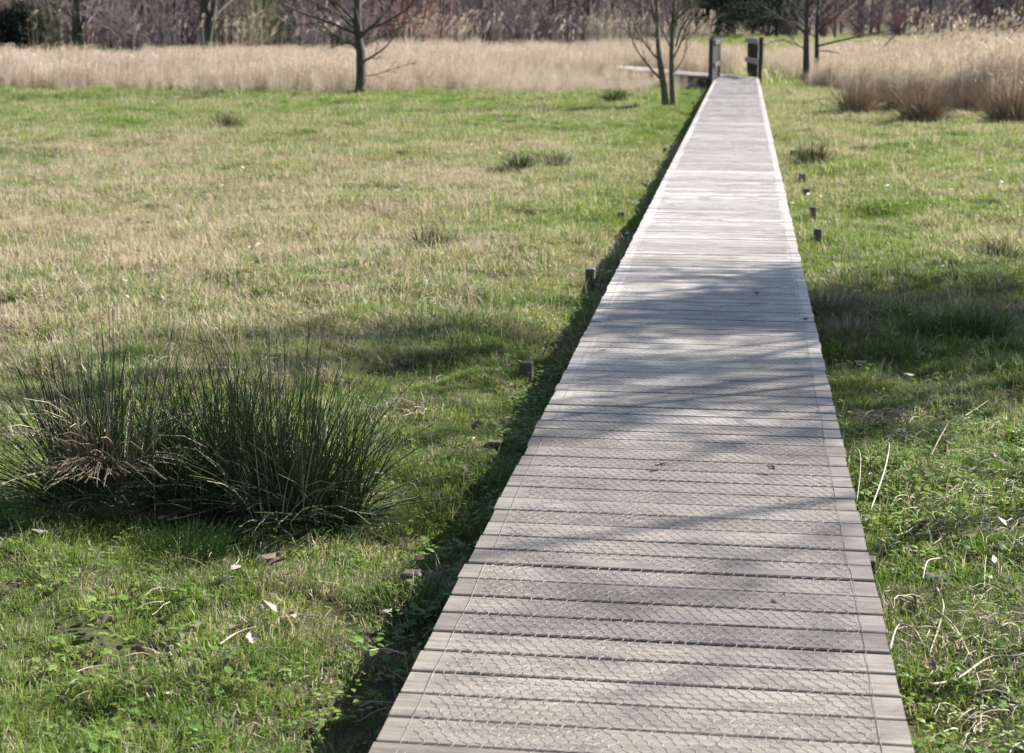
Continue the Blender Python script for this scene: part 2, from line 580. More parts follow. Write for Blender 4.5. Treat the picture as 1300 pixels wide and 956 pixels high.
def hexwire(mb, half, y0, y1, place, a=0.0333, row=0.0295, r0=0.0006, wob=True):
    rows = int((y1 - y0) / row); cols = int(2 * half / a)
    I, J = np.meshgrid(np.arange(cols), np.arange(rows), indexing='ij')
    x = -half + (I + 0.25 + 0.5 * (J % 2)) * a
    y = y0 + J * row
    if wob:
        x = x + (fbm(x, y, 9, 2, 2) - 0.5) * 0.020 + (vnoise(x, y, 0.8, 7) - .5) * 0.03
        y = y + (fbm(x, y, 8, 20, 2) - 0.5) * 0.022 + (vnoise(x, y, 0.9, 33) - .5) * 0.05
    z = 0.0006 + np.clip(fbm(x, y, 7, 40, 2) - 0.60, 0, 1) * 0.035
    A = np.stack([x, y, z], -1)
    B = A + np.array([0, 0.013, 0.0006])
    segs = [(A, B, r0 * 1.6)]
    nj = rows - 1
    odd = (J[:, :nj] % 2) == 1
    tgt_l = np.where(odd, I[:, :nj], I[:, :nj] - 1); tgt_r = np.where(odd, I[:, :nj] + 1, I[:, :nj])
    for tg in (tgt_l, tgt_r):
        ok = (tg >= 0) & (tg < cols)
        src = B[:, :nj][ok]
        dst = A[np.clip(tg, 0, cols - 1), J[:, :nj] + 1][ok]
        segs.append((src, dst, r0))
    for s, d, r in segs:
        P = np.stack([s.reshape(-1, 3), d.reshape(-1, 3)], 1)
        P = place(P)
        mb.tubes(P, np.full(P.shape[:2], r), 3, cap=False)
    for sgn in (-1, 1):
        yy = np.arange(y0, y1, 0.06)
        xx = sgn * half + (fbm(yy, yy * 0, 3, 8 + sgn) - .5) * 0.012 + (vnoise(yy, yy * 0, 0.7, 3 * sgn + 9) - .5) * 0.03
        zz = 0.002 + np.clip(fbm(yy, yy * 0, 5, 60) - 0.5, 0, 1) * 0.012
        P = place(np.stack([xx, yy, zz], -1)[None])
        mb.tubes(P, np.full(P.shape[:2], 0.0009), 4)


mb = MB()
hexwire(mb, 0.535, 0.7, 47.5, lambda P: P + np.array([0, 0, DECK_Z]))
mb.build('chicken_wire', M['wire'], bw)

for sx in (-0.44, 0.44):
    mb = MB(); mb.box((sx, 24.1, DECK_Z - 0.035 - 0.052), (0.035, 23.5, 0.05))
    mb.build('joist', M['timber'], bw)

right_y = [7.05 + 1.65 * k for k in range(-2, 25)]
left_y = [3.6, 5.2, 6.85, 8.2, 9.9, 11.5, 13.2, 14.9] + [16.5 + 1.65 * k for k in range(18)]
tops_l = {3.6: -0.05, 5.2: -0.01, 6.85: 0.02, 8.2: 0.08, 9.9: -0.03, 11.5: 0.07, 13.2: 0.0, 14.9: 0.08}
for py in right_y:
    mb = MB(); mb.box((0, py + rng.normal(0, .03), -0.02), (0.63 + rng.uniform(0, 0.04), 0.03, 0.03), bev=0.004)
    mb.build('cross_bearer', M['timber'], bw)
for side, rows in ((-1, left_y), (1, right_y)):
    for py in rows:
        top = tops_l.get(py, rng.uniform(-0.04, 0.04)) if side < 0 else (0.11 if 12 < py < 22 else rng.uniform(-0.04, 0.03))
        mb = MB()
        a = rng.normal(0, 0.10)
        ax = [[math.cos(a), math.sin(a), 0], [-math.sin(a), math.cos(a), 0], [rng.normal(0, .05), rng.normal(0, .05), 1]]
        mb.box((side * (0.86 if side < 0 else 0.83) + rng.normal(0, 0.015), py - 0.070, top - 0.22), (0.033, 0.028, 0.22), ax, bev=0.006)
        mb.build('support_post', M['timber'], bw)

# the second leg beyond the barrier
bw2 = thing('boardwalk', 'distant narrow boardwalk running left through the reeds beyond the timber barrier', 'boardwalk', (BEND[0], BEND[1], 0), R(22.3))
mb = MB()
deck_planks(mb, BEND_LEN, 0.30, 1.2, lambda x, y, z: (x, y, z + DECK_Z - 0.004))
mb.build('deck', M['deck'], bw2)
mb = MB()
mb.add([(-0.6, 0.29, DECK_Z - 0.006), (0.6, 0.29, DECK_Z - 0.006), (0.57, -0.10, DECK_Z - 0.006), (-0.6, 0.28, DECK_Z - 0.006),
        (-0.6, 0.29, DECK_Z - 0.04), (0.6, 0.29, DECK_Z - 0.04), (0.57, -0.10, DECK_Z - 0.04), (-0.6, 0.28, DECK_Z - 0.04)],
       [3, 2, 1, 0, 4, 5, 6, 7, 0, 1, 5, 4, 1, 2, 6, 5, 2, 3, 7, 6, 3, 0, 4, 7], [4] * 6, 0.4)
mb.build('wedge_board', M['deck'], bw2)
for sx in (-0.44, 0.44):
    mb = MB(); mb.box((sx, BEND_LEN / 2 + .4, DECK_Z - 0.095), (0.035, BEND_LEN / 2 - 0.3, 0.05))
    mb.build('joist', M['timber'], bw2)
for k in range(18):
    for sx in (-0.55, 0.55):
        mb = MB(); mb.box((sx, 0.9 + 1.8 * k, -0.2), (0.045, 0.045, 0.30), bev=0.004)
        mb.build('support_post', M['timber'], bw2)


# ------------------------------------------------------------------ timber barriers either side of the boardwalk
def barrier(name, label, p0, p1, heights, rails, inner, mat_b, mat_r, bw_=0.055, z0=-0.25):
    """a short guard panel of upright boards from p0 to p1; rails on the side 'inner' points to"""
    p0 = np.array(p0); p1 = np.array(p1)
    L = np.linalg.norm(p1 - p0)
    d = (p1 - p0) / L
    nrm = np.array([-d[1], d[0]]) * inner
    rz = math.atan2(d[1], d[0])
    t = thing(name, label, 'barrier', (p0[0], p0[1], 0), rz, 'timber guard panels at the bend of the boardwalk')
    for k, (u, w, h) in enumerate(heights):
        mb = MB(); mb.box((u * L, 0, (h + z0) / 2), (w, 0.055, (h - z0) / 2), bev=0.006)
        mb.build('upright_board', mat_b, t)
    for (zc, hh, u0, u1) in rails:
        mb = MB(); mb.box(((u0 + u1) / 2 * L, 0.081 * inner, zc), ((u1 - u0) / 2 * L, 0.024, hh), bev=0.005)
        mb.build('rail', mat_r, t)
    return t


lp0 = ground_at(902, 104, DECK_Z); lp1 = ground_at(911.5, 97.5, DECK_Z)
barrier('guard_panel', 'dark closely boarded guard panel on the left edge of the boardwalk bend', lp0, lp1,
        [(k / 11, 0.085, 1.30 + 0.02 * ((k * 7) % 3 - 1)) for k in range(12)],
        [(1.18, 0.06, .02, 1.03), (0.60, 0.06, .02, 1.03)], -1, M['gate_timber'], M['gate_timber'])
rp0 = ground_at(965, 99.8, DECK_Z); rp1 = ground_at(950, 95.2, DECK_Z)
barrier('guard_panel', 'open guard panel of spaced uprights with pale rails on the right of the bend', rp0, rp1,
        [(0.0, 0.05, 1.29), (0.40, 0.05, 1.24), (0.65, 0.05, 1.24), (0.95, 0.05, 1.24)],
        [(1.18, 0.075, .08, 1.06), (0.63, 0.07, -.02, 1.04)], 1, M['gate_timber'], M['rail_timber'])
q = BEND + BD * 31.5
qn = np.array([BD[1], -BD[0]])
for s, lab in ((-1, 'small far guard panel at the end of the distant boardwalk, on its left'), (1, 'small far guard panel at the end of the distant boardwalk, on its right')):
    a0 = q + qn * s * 0.68; a1 = a0 + BD * 2.0
    barrier('guard_panel', lab, a0, a1, [(0.0, 0.08, 1.25), (0.35, 0.07, 1.2), (0.7, 0.07, 1.2), (1.0, 0.08, 1.25)],
            [(1.1, 0.06, -.02, 1.02), (0.6, 0.06, -.02, 1.02)], s, M['gate_timber'], M['gate_timber'])


# ------------------------------------------------------------------ scatter of countless tufts (one object each)
def blades(n, rad, lmin, lmax, width, lean, curl, r, dens_center=1.0, vfix=None, tipf=0.0):
    """tuft of ribbon blades, 5 vertices each"""
    ph = r.random(n) * 2 * math.pi; rr = rad * r.random(n) ** (0.5 * dens_center)
    bx = rr * np.cos(ph); by = rr * np.sin(ph)
    L = r.uniform(lmin, lmax, n)
    da = ph + r.normal(0, 0.9, n)
    ln = np.abs(r.normal(lean, lean * 0.5, n))
    dx = np.cos(da); dy = np.sin(da)
    wa = r.random(n) * math.pi
    wx = np.cos(wa) * width / 2 * r.uniform(0.6, 1.3, n); wy = np.sin(wa) * width / 2 * r.uniform(0.6, 1.3, n)
    c = curl * r.uniform(0.3, 1.6, n)
    m_h = 0.55 * L * np.cos(ln); m_o = 0.55 * L * np.sin(ln)
    l2 = ln + c
    t_h = m_h + 0.45 * L * np.cos(l2); t_o = m_o + 0.45 * L * np.sin(l2)
    t_h = np.maximum(t_h, 0.01)
    z0 = np.full(n, -0.012)
    V = np.stack([
        np.stack([bx - wx, by - wy, z0], -1), np.stack([bx + wx, by + wy, z0], -1),
        np.stack([bx + dx * m_o + wx * .8, by + dy * m_o + wy * .8, m_h], -1), np.stack([bx + dx * m_o - wx * .8, by + dy * m_o - wy * .8, m_h], -1),
        np.stack([bx + dx * t_o, by + dy * t_o, t_h], -1)], 1)
    base = np.arange(n)[:, None] * 5
    f = np.concatenate([base + np.array([0, 1, 2, 3]), base + np.array([3, 2, 4])], 1).reshape(-1)
    cnt = np.tile([4, 3], n)
    v = r.random(n) if vfix is None else np.full(n, vfix)
    return V.reshape(-1, 3), f, cnt, np.repeat(v, 5)


def scatter(name, pts, rot, scl, idx, dry, variants, mat, label, cat):
    """one object: its mesh holds the tuft shapes and the points; geometry nodes set a tuft on each point"""
    nv = len(pts)
    V = [np.asarray(pts, float)]; F = []; C = []; kind = [np.full(nv, -1.0)]; vat = [np.zeros(nv)]; off = nv
    for k, (v, f, c, a) in enumerate(variants):
        V.append(v); F.append(np.asarray(f) + off); C.append(c); kind.append(np.full(len(v), float(k))); vat.append(a); off += len(v)
    me = new_mesh(name, np.concatenate(V), np.concatenate(F), np.concatenate(C), False, mat,
                  {'v': np.concatenate(vat), 'shape_index': np.concatenate(kind)})

    def pad(a):
        return np.concatenate([a, np.zeros(off - nv)])
    for nm, arr in (('dry', dry), ('pick', idx), ('turn', rot), ('grow', scl)):
        at = me.attributes.new(nm, 'FLOAT', 'POINT'); at.data.foreach_set('value', pad(np.asarray(arr, float)).astype(np.float32))
    o = link(name, me)
    tag(o, label, cat, kind='stuff')
    ng = bpy.data.node_groups.new(name + '_nodes', 'GeometryNodeTree')
    ng.interface.new_socket('Geometry', in_out='INPUT', socket_type='NodeSocketGeometry')
    ng.interface.new_socket('Geometry', in_out='OUTPUT', socket_type='NodeSocketGeometry')
    gi = ng.nodes.new('NodeGroupInput'); go = ng.nodes.new('NodeGroupOutput')

    def attr(nm):
        a = ng.nodes.new('GeometryNodeInputNamedAttribute'); a.data_type = 'FLOAT'; a.inputs['Name'].default_value = nm
        return a.outputs['Attribute']

    def eq(sock, val):
        c = ng.nodes.new('FunctionNodeCompare'); c.data_type = 'FLOAT'; c.operation = 'EQUAL'
        ng.links.new(sock, c.inputs[0]); c.inputs[1].default_value = val; c.inputs['Epsilon'].default_value = 0.1
        return c.outputs[0]
    sk = attr('shape_index')
    sp = ng.nodes.new('GeometryNodeSeparateGeometry'); ng.links.new(gi.outputs[0], sp.inputs[0]); ng.links.new(eq(sk, -1.0), sp.inputs[1])
    comb = ng.nodes.new('ShaderNodeCombineXYZ'); ng.links.new(attr('turn'), comb.inputs[2])
    jn = ng.nodes.new('GeometryNodeJoinGeometry')
    g = attr('grow'); pk = attr('pick')
    for k in range(len(variants)):
        s2 = ng.nodes.new('GeometryNodeSeparateGeometry'); ng.links.new(gi.outputs[0], s2.inputs[0]); ng.links.new(eq(sk, float(k)), s2.inputs[1])
        io = ng.nodes.new('GeometryNodeInstanceOnPoints')
        ng.links.new(sp.outputs[0], io.inputs['Points']); ng.links.new(eq(pk, float(k)), io.inputs['Selection'])
        ng.links.new(s2.outputs[0], io.inputs['Instance'])
        ng.links.new(comb.outputs[0], io.inputs['Rotation']); ng.links.new(g, io.inputs['Scale'])
        ng.links.new(io.outputs[0], jn.inputs[0])
    ng.links.new(jn.outputs[0], go.inputs[0])
    md = o.modifiers.new('scatter', 'NODES'); md.node_group = ng
    return o


def wedge(n, z0, z1, margin, r):
    """points uniform over the area the camera can see between the depths z0 and z1"""
    u = r.random(n * 2)
    zc = np.sqrt(z0 * z0 + u * (z1 * z1 - z0 * z0))
    xc = (r.random(n * 2) * 2 - 1) * (0.33 * zc + margin)
    x, y = world_xy(xc, zc)
    return x[:n], y[:n], xc[:n], zc[:n]


def on_deck(x, y, pad=0.0):
    return ((x > X0 - pad) & (x < X1 + pad) & (y < 47.5)) | (seg_dist(x, y) < 0.62)


def reed_front(xc, zc):
    """signed depth of a point into the reed bed (positive inside)"""
    px = 650 + xc / zc * F_PX
    front = np.interp(px, [-300, 0, 200, 520, 860, 905, 960, 985, 1060, 1150, 1300, 1700], [46, 43, 40.5, 40, 40.5, 47, 60, 51, 41, 35.5, 32.5, 28])
    return zc - front - (fbm(xc, zc, 0.5, 77) - .5) * 3.5 - (vnoise(xc, zc, 1.7, 12) - .5) * 1.6


def dryness(x, y, xc, zc):
    px = 650 + xc / zc * F_PX
    left = x < 0
    base = np.interp(zc, [3, 5, 6.4, 7.6, 9, 12, 20, 25, 28, 34, 40], [0.02, 0.04, 0.20, 0.48, 0.60, 0.68, 0.66, 0.46, 0.28, 0.20, 0.20])
    # green margin near the boardwalk on both sides
    base = base - 0.42 * np.exp(-((x + 1.1) / 0.9) ** 2) * (zc > 6)
    baser = np.interp(zc, [3, 6, 9, 13, 20, 30, 40], [0.06, 0.08, 0.18, 0.28, 0.36, 0.42, 0.4])
    b = np.where(left, base, baser)
    nse = fbm(x, y, 0.9, 21) * 0.6 + fbm(x, y, 4.0, 51) * 0.4
    return np.clip(b + (nse - 0.5) * 1.6, 0.02, 0.98)


r = np.random.default_rng(3)
V_short = [blades(46, 0.05, 0.018, 0.048, 0.0034, 0.6, 0.8, r) for _ in range(4)]
V_long = [blades(42, 0.045, 0.03, 0.085, 0.0034, 0.65, 1.0, r) for _ in range(3)]
V_flat = [blades(30, 0.06, 0.04, 0.12, 0.0036, 1.15, 0.35, r) for _ in range(2)]
near_var = V_short + V_long + V_flat

pts = []; DR = []; SC = []; IX = []
for (n, z0, z1, mg, smin, smax) in ((30000, 3.2, 9.0, 0.9, 0.75, 1.25), (30000, 9.0, 16.0, 1.0, 1.0, 1.6), (48000, 16.0, 28.0, 1.5, 1.1, 1.7), (60000, 28.0, 46.0, 2.0, 1.3, 2.0), (26000, 44.0, 175.0, 3.0, 3.5, 7.0)):
    x, y, xc, zc = wedge(n, z0, z1, mg, r)
    keep = ~on_deck(x, y, -0.03) & ((reed_front(xc, zc) < 1.0) | (zc > 62)) & ((zc < 90) | (650 + xc / zc * F_PX > 840))
    # thin, worn patches where soil shows
    bare = fbm(x, y, 1.6, 91)
    strip = np.exp(-((x + 1.02) / 0.18) ** 2) + 1.1 * np.exp(-((x - 0.78) / 0.30) ** 2) * (zc < 7.6)
    keep &= r.random(n) > np.clip((bare - 0.58) * 4, 0, 0.6) * (zc < 14)
    keep &= r.random(n) > 0.75 * np.clip(strip, 0, 1) * np.clip(fbm(x, y, 3.0, 14) * 2.2 - 0.6, 0, 1)
    x, y, xc, zc = x[keep], y[keep], xc[keep], zc[keep]
    d = np.clip(dryness(x, y, xc, zc) + r.normal(0, 0.20, len(x)) * np.clip(14 / zc, .4, 1), 0.02, 0.98)
    tall = fbm(x, y, 2.2, 63)
    s = r.uniform(smin, smax, len(x)) * (0.5 + 0.95 * tall)
    ix = np.where(tall + r.normal(0, 0.12, len(x)) > 0.58, r.integers(4, 7, len(x)), r.integers(0, 4, len(x)))
    fl = (r.random(len(x)) < 0.08 + 0.5 * d * (zc > 6))
    ix = np.where(fl, r.integers(7, 9, len(x)), ix)
    pts.append(np.stack([x, y, height(x, y)], -1)); DR.append(d); SC.append(s); IX.append(ix)
pts = np.concatenate(pts)
scatter('meadow_grass', pts, r.random(len(pts)) * 6.28, np.concatenate(SC), np.concatenate(IX), np.concatenate(DR), near_var, M['grass'],
        'short green and straw coloured meadow grass covering the ground', 'grass')


# ------------------------------------------------------------------ reed beds
def reed_clump(n, rad, lo, hi, plume, r):
    mbv = []
    lean = r.normal(0.10, 0.10, n); az = r.normal(0.3, 0.9, n)
    ph = r.random(n) * 6.28; rr = rad * np.sqrt(r.random(n))
    L = r.uniform(lo, hi, n)
    V = []; F = []; C = []; A = []; off = 0

    def ribbon(p, w, v):
        nonlocal off
        p = np.asarray(p); wa = r.random() * math.pi
        side = np.array([math.cos(wa), math.sin(wa), 0.0])
        k = len(p); w = np.asarray(w)[:, None]
        V.append(np.concatenate([p - side * w, p + side * w]))
        for i in range(k - 1):
            F.extend([off + i, off + k + i, off + k + i + 1, off + i + 1]); C.append(4)
        A.append(np.full(2 * k, v)); off += 2 * k
    for i in range(n):
        b = np.array([rr[i] * math.cos(ph[i]), rr[i] * math.sin(ph[i]), -0.03])
        d = np.array([math.cos(az[i]) * math.sin(lean[i]), math.sin(az[i]) * math.sin(lean[i]), math.cos(lean[i])])
        top = b + d * L[i]
        v = r.random()
        ribbon([b, b + d * L[i] * .5, top], [0.0045, 0.004, 0.002], v)
        for q in range(r.integers(1, 4)):
            t = r.uniform(0.25, 0.95); s = b + d * L[i] * t
            la = r.random() * 6.28; ll = r.uniform(0.15, 0.4)
            o = np.array([math.cos(la), math.sin(la), 0])
            up = r.uniform(-0.2, 0.9)
            m1 = s + (o * 0.5 + np.array([0, 0, up * 0.6])) * ll * .6
            e1 = m1 + (o * 0.8 + np.array([0, 0, up * 0.1 - 0.35])) * ll * .5
            ribbon([s, m1, e1], [0.006, 0.005, 0.001], r.random())
        if plume:
            wd = np.array([0.55, 0.15, 0.5]) + r.normal(0, 0.2, 3)
            for q in range(9):
                s = top - d * r.uniform(0, 0.10)
                e = s + wd * r.uniform(0.10, 0.22) + r.normal(0, 0.025, 3)
                ribbon([s, (s + e) / 2 + np.array([0, 0, .012]), e], [0.006, 0.014, 0.003], r.random())
    return np.concatenate(V), np.array(F), np.array(C), np.concatenate(A)


def plume_only(n, rad, lo, hi, r):
    return reed_clump(n, rad, lo, hi, True, r)


r = np.random.default_rng(8)
reed_var = [reed_clump(26, 0.22, 0.45, 1.0, False, r) for _ in range(4)] + [reed_clump(5, 0.30, 1.35, 2.1, True, r) for _ in range(3)]
RP = []; RS = []; RI = []; RD = []
for (n, z0, z1, mg) in ((9000, 28, 45, 4), (10000, 45, 62, 5), (9000, 62, 84, 6)):
    x, y, xc, zc = wedge(n, z0, z1, mg, r)
    px = 650 + xc / zc * F_PX
    dep = reed_front(xc, zc)
    right = px > 940
    keep = (dep > 0) & ~on_deck(x, y, 0.25) & (seg_dist(x, y) > 1.0)
    keep &= ~((px < 180) & (zc > 66)) & ~((px > 905) & (px < 1000) & (zc < 52)) & ~((np.abs(x) < 1.3) & (y < 48))
    keep &= (r.random(n) < np.clip(0.35 + dep * 0.5, 0, 1))
    keep &= ~((px > 880) & (zc > 72) & (px < 1180))
    # gaps in the bed further back
    keep &= (fbm(x, y, 0.25, 5) > 0.33) | (dep < 4)
    keep &= r.random(n) < 0.35 + 1.1 * fbm(x, y, 1.3, 55)
    x, y, xc, zc, px, dep, right = (q_[keep] for q_ in (x, y, xc, zc, px, dep, right))
    n2 = len(x)
    infront = (x > BEND[0] - (y - 46.3) * 0.0 - 60) & (zc < 60)
    hgt = np.interp(px, [-200, 0, 400, 600, 720, 850, 900, 1000, 1100, 1180, 1300, 1500], [.95, .95, .90, .80, .42, .34, .4, .70, .95, 1.15, 1.3, 1.35])
    hgt = np.where(~right & (zc > 52), np.where(px < 470, 0.62, 0.85), hgt) * (0.55 + 0.85 * fbm(x, y, 0.45, 31))
    hgt = hgt * (0.55 + 0.45 * smooth(0, 2.0, dep))
    ix = r.integers(0, 4, n2)
    plz = ((px > 500) & (px < 900) & (zc > 58) & (zc < 74) & (seg_dist(x, y) > 1.5)) | ((px > 170) & (px < 470) & (zc > 52) & (zc < 66)) | ((px > 1150) & (zc > 40) & (zc < 58)) | ((px < 170) & (zc > 55) & (zc < 62))
    pp = np.where(px < 470, 0.025, 0.07)
    pl = plz & (r.random(n2) < pp)
    ix = np.where(pl, r.integers(4, 7, n2), ix)
    sc = np.where(pl, r.uniform(0.85, 1.08, n2), hgt)
    RP.append(np.stack([x, y, height(x, y)], -1)); RS.append(sc); RI.append(ix); RD.append(r.uniform(0.0, 0.7, n2))
RP = np.concatenate(RP)
turn = r.normal(0.0, 0.5, len(RP))
scatter('reed_bed', RP, turn, np.concatenate(RS), np.concatenate(RI), np.concatenate(RD), reed_var, M['reed'],
        'dense pale straw coloured reeds with feathery heads behind the meadow', 'reeds')

# ------------------------------------------------------------------ rush tussocks
def tussock_stems(mb, c, n, rad, lmin, lmax, spread, r, width=0.0022, droop=0.45, az0=None, azs=None, nseg=5, sides=3, vr=(0, 1)):
    ph = r.random(n) * 6.28 if az0 is None else r.normal(az0, azs, n)
    rr = rad * r.random(n) ** 0.6
    ln = np.clip(np.abs(r.normal(0, spread, n)) * (0.35 + 0.8 * rr / rad), 0, 1.45)
    L = r.uniform(lmin, lmax, n) * (1 - 0.12 * ln)
    az = ph + r.normal(0, 0.35, n)
    base = np.stack([c[0] + rr * np.cos(ph), c[1] + rr * np.sin(ph), np.full(n, c[2])], -1)
    dr = droop * r.uniform(0.2, 1.8, n) * (0.3 + ln)
    P = [base]
    for k in range(1, nseg):
        t = (k - 0.5) / (nseg - 1)
        a = ln + dr * t
        st = np.stack([np.sin(a) * np.cos(az), np.sin(a) * np.sin(az), np.cos(a)], -1) * (L / (nseg - 1))[:, None]
        P.append(P[-1] + st)
    P = np.stack(P, 1)
    P[:, 1:, 2] = np.maximum(P[:, 1:, 2], c[2] + 0.015 + 0.01 * r.random((n, nseg - 1)))
    w = width * r.uniform(0.7, 1.25, n)
    Rd = w[:, None] * np.linspace(1, 0.35, nseg)[None]
    mb.tubes(P, Rd, sides, attr=r.uniform(vr[0], vr[1], n), cap=False)


def gz(x, y):
    return float(height(x, y))


def make_tussock(label, px, py, subs, dead, width=0.0026, name='rush_tussock', mat='rush', group=None):
    x, y = ground_at(px, py)
    r = np.random.default_rng(int(px * 3 + py))
    t = thing(name, label, 'rush clump', (x, y, gz(x, y)), 0, group)
    mb = MB()
    for (dx, dy, n, rad, l0, l1, sp) in subs:
        tussock_stems(mb, (dx, dy, -0.02), n, rad, l0, l1, sp, r, width)
    mb.build('green_stems', M[mat], t)
    mb = MB()
    for (dx, dy, z, n, rad, l0, l1, sp, az0, azs, dr) in dead:
        tussock_stems(mb, (dx, dy, z), n, rad, l0, l1, sp, r, width, dr, az0, azs)
    mb.build('dead_stems', M['straw'], t)
    return t


def mound(t, subs, mat):
    """peaty root crown a tussock grows from"""
    mb = MB(); r = np.random.default_rng(2)
    for (dx, dy, rad, h) in subs:
        nu, nv = 20, 7
        vs = []
        for i in range(nv):
            a = i / (nv - 1) * math.pi / 2
            for j in range(nu):
                b = j / nu * 2 * math.pi
                k = 1 + r.normal(0, 0.05)
                vs.append((dx + rad * k * math.cos(a) * math.cos(b), dy + rad * k * math.cos(a) * math.sin(b), -0.03 + h * k * math.sin(a)))
        f = []; c = []
        for i in range(nv - 1):
            for j in range(nu):
                f += [i * nu + j, i * nu + (j + 1) % nu, (i + 1) * nu + (j + 1) % nu, (i + 1) * nu + j]; c.append(4)
        mb.add(vs, f, c, 0.1)
    mb.build('root_crown', mat, t, True)


# positions measured on the ground; the big clump is two tussocks grown together
tL = make_tussock('big dark green rush tussock at left with bleached dead stems hanging over its front', 150, 655,
                  [(0.0, 0.05, 340, 0.15, 0.28, 0.60, 0.8), (0.28, 0.10, 340, 0.15, 0.26, 0.60, 0.7), (-0.14, 0.03, 260, 0.11, 0.36, 0.68, 1.1), (-.05, .1, 90, .2, .5, .78, .6)],
                  [(-0.03, -0.04, 0.20, 90, 0.10, 0.28, 0.55, 1.7, -1.8, 0.8, 1.6), (0.0, -0.02, 0.19, 120, 0.13, 0.20, 0.42, 1.7, -1.6, 1.0, 1.4),
                   (0.1, 0.1, 0.0, 40, 0.18, 0.25, 0.6, 0.6, None, None, 0.5)])
mound(tL, [(0.0, 0.0, 0.15, 0.17), (0.20, 0.06, 0.12, 0.10)], M['soil'])
tR = make_tussock('wide dark green rush tussock beside the larger one, fanning toward the boardwalk', 345, 650,
                  [(-0.16, 0.08, 340, 0.16, 0.26, 0.62, 0.7), (0.06, 0.05, 320, 0.15, 0.26, 0.60, 0.75), (0.24, 0.0, 280, 0.11, 0.26, 0.56, 1.05), (0.0, .08, 50, .2, .58, .8, .5)],
                  [(0.05, 0.0, 0.02, 150, 0.2, 0.15, 0.4, 0.9, None, None, 0.9), (0.0, 0.1, 0.0, 70, 0.2, 0.3, 0.62, 0.35, None, None, 0.3)])
mound(tR, [(-0.05, 0.04, 0.17, 0.08), (0.16, 0.02, 0.13, 0.06)], M['soil'])

for (px, py, lab, n, l1, w, dn) in (
        (540, 322, 'small loose grey green rush tuft in the middle of the left meadow', 170, 0.26, 0.0022, 30),
        (705, 214, 'low dark rush tuft in the far meadow just left of the boardwalk', 70, 0.30, 0.003, 60),
        (287, 166, 'small brown rush tussock alone in the far green part of the meadow', 50, 0.42, 0.004, 130),
        (1262, 332, 'thin green rush tuft at the right edge of the grass', 150, 0.24, 0.0025, 20),
        (1030, 212, 'grey brown rush tuft in the grass right of the boardwalk', 110, 0.36, 0.004, 150),
        (660, 215, 'faint grey rush tuft left of the darker tuft near the boardwalk', 120, 0.26, 0.0035, 60),
        (918, 322, None, 0, 0, 0, 0)):
    if lab is None:
        continue
    make_tussock(lab, px, py, [(0, 0, n, 0.12, l1 * .5, l1, 0.5), (0.12, 0.03, n // 2, 0.12, l1 * .4, l1, 0.7)],
                 [(0, 0, 0, dn, 0.16, l1 * .4, l1 * .9, 0.6, None, None, 0.5)], w)

# brown sedge tussocks in front of the right-hand reeds
for (px, py, lab, hh, rad) in (
        (1088, 147, 'upright brown sedge tussock, leftmost of those before the right reeds', 0.95, 0.20),
        (1172, 158, 'low spreading brown sedge tussock with green grass at its foot', 0.85, 0.26),
        (1228, 146, 'narrow ragged sedge tussock between the spreading one and the big dark one', 0.75, 0.14),
        (1135, 142, 'pale half hidden sedge tussock behind the spreading one', 0.65, 0.22),
        (1285, 160, 'big dark brown sedge tussock at the right edge of the photograph', 1.05, 0.32)):
    x, y = ground_at(px, py)
    t = thing('sedge_tussock', lab, 'sedge clump', (x, y, gz(x, y)), 0, 'brown sedge tussocks before the right reeds')
    rr_ = np.random.default_rng(px)
    mb = MB()
    tussock_stems(mb, (0, 0, -0.02), 520, rad, hh * .4, hh, 0.45, rr_, 0.005, 0.6)
    tussock_stems(mb, (0, 0, 0.02), 300, rad * 1.1, hh * .35, hh * .7, 0.95, rr_, 0.0055, 1.1)
    mb.build('dead_stems', M['brown_straw'], t)
    mb = MB()
    tussock_stems(mb, (0, -0.1, -0.02), 160, rad * 1.6, 0.12, 0.30, 0.5, rr_, 0.006, 0.5)
    mb.build('green_blades', M['weed'], t)

# ------------------------------------------------------------------ trees
def grow(PP, PR, k, t0, t1, lf, ang, n, rfac, up, wob, r, taper=0.25, lscale_top=0.5, minr=0.003):
    """children of every parent branch"""
    T, m, _ = PP.shape
    par = np.repeat(np.arange(T), k)
    t = r.uniform(t0, t1, len(par))
    f = t * (m - 1); i = np.minimum(f.astype(int), m - 2); fr = (f - i)[:, None]
    start = PP[par, i] * (1 - fr) + PP[par, i + 1] * fr
    rad = PR[par, i] * (1 - fr[:, 0]) + PR[par, i + 1] * fr[:, 0]
    tan = PP[par, i + 1] - PP[par, i]; tan /= np.linalg.norm(tan, axis=1, keepdims=True) + 1e-9
    plen = np.linalg.norm(np.diff(PP, axis=1), axis=2).sum(1)[par]
    rv = r.normal(0, 1, (len(par), 3)); rv -= (rv * tan).sum(1, keepdims=True) * tan
    rv /= np.linalg.norm(rv, axis=1, keepdims=True)
    a = r.normal(ang, 0.18, len(par))[:, None]
    d = tan * np.cos(a) + rv * np.sin(a)
    L = plen * lf * r.uniform(0.6, 1.2, len(par)) * (1 - (1 - lscale_top) * t)
    P = [start]
    for q in range(n - 1):
        d = d + r.normal(0, wob, d.shape) + np.array([0, 0, up])
        d /= np.linalg.norm(d, axis=1, keepdims=True)
        P.append(P[-1] + d * (L / (n - 1))[:, None])
    P = np.stack(P, 1)
    Rb = np.maximum(rad * rfac, minr)
    Rd = Rb[:, None] * np.linspace(1, taper, n)[None]
    return P, Rd


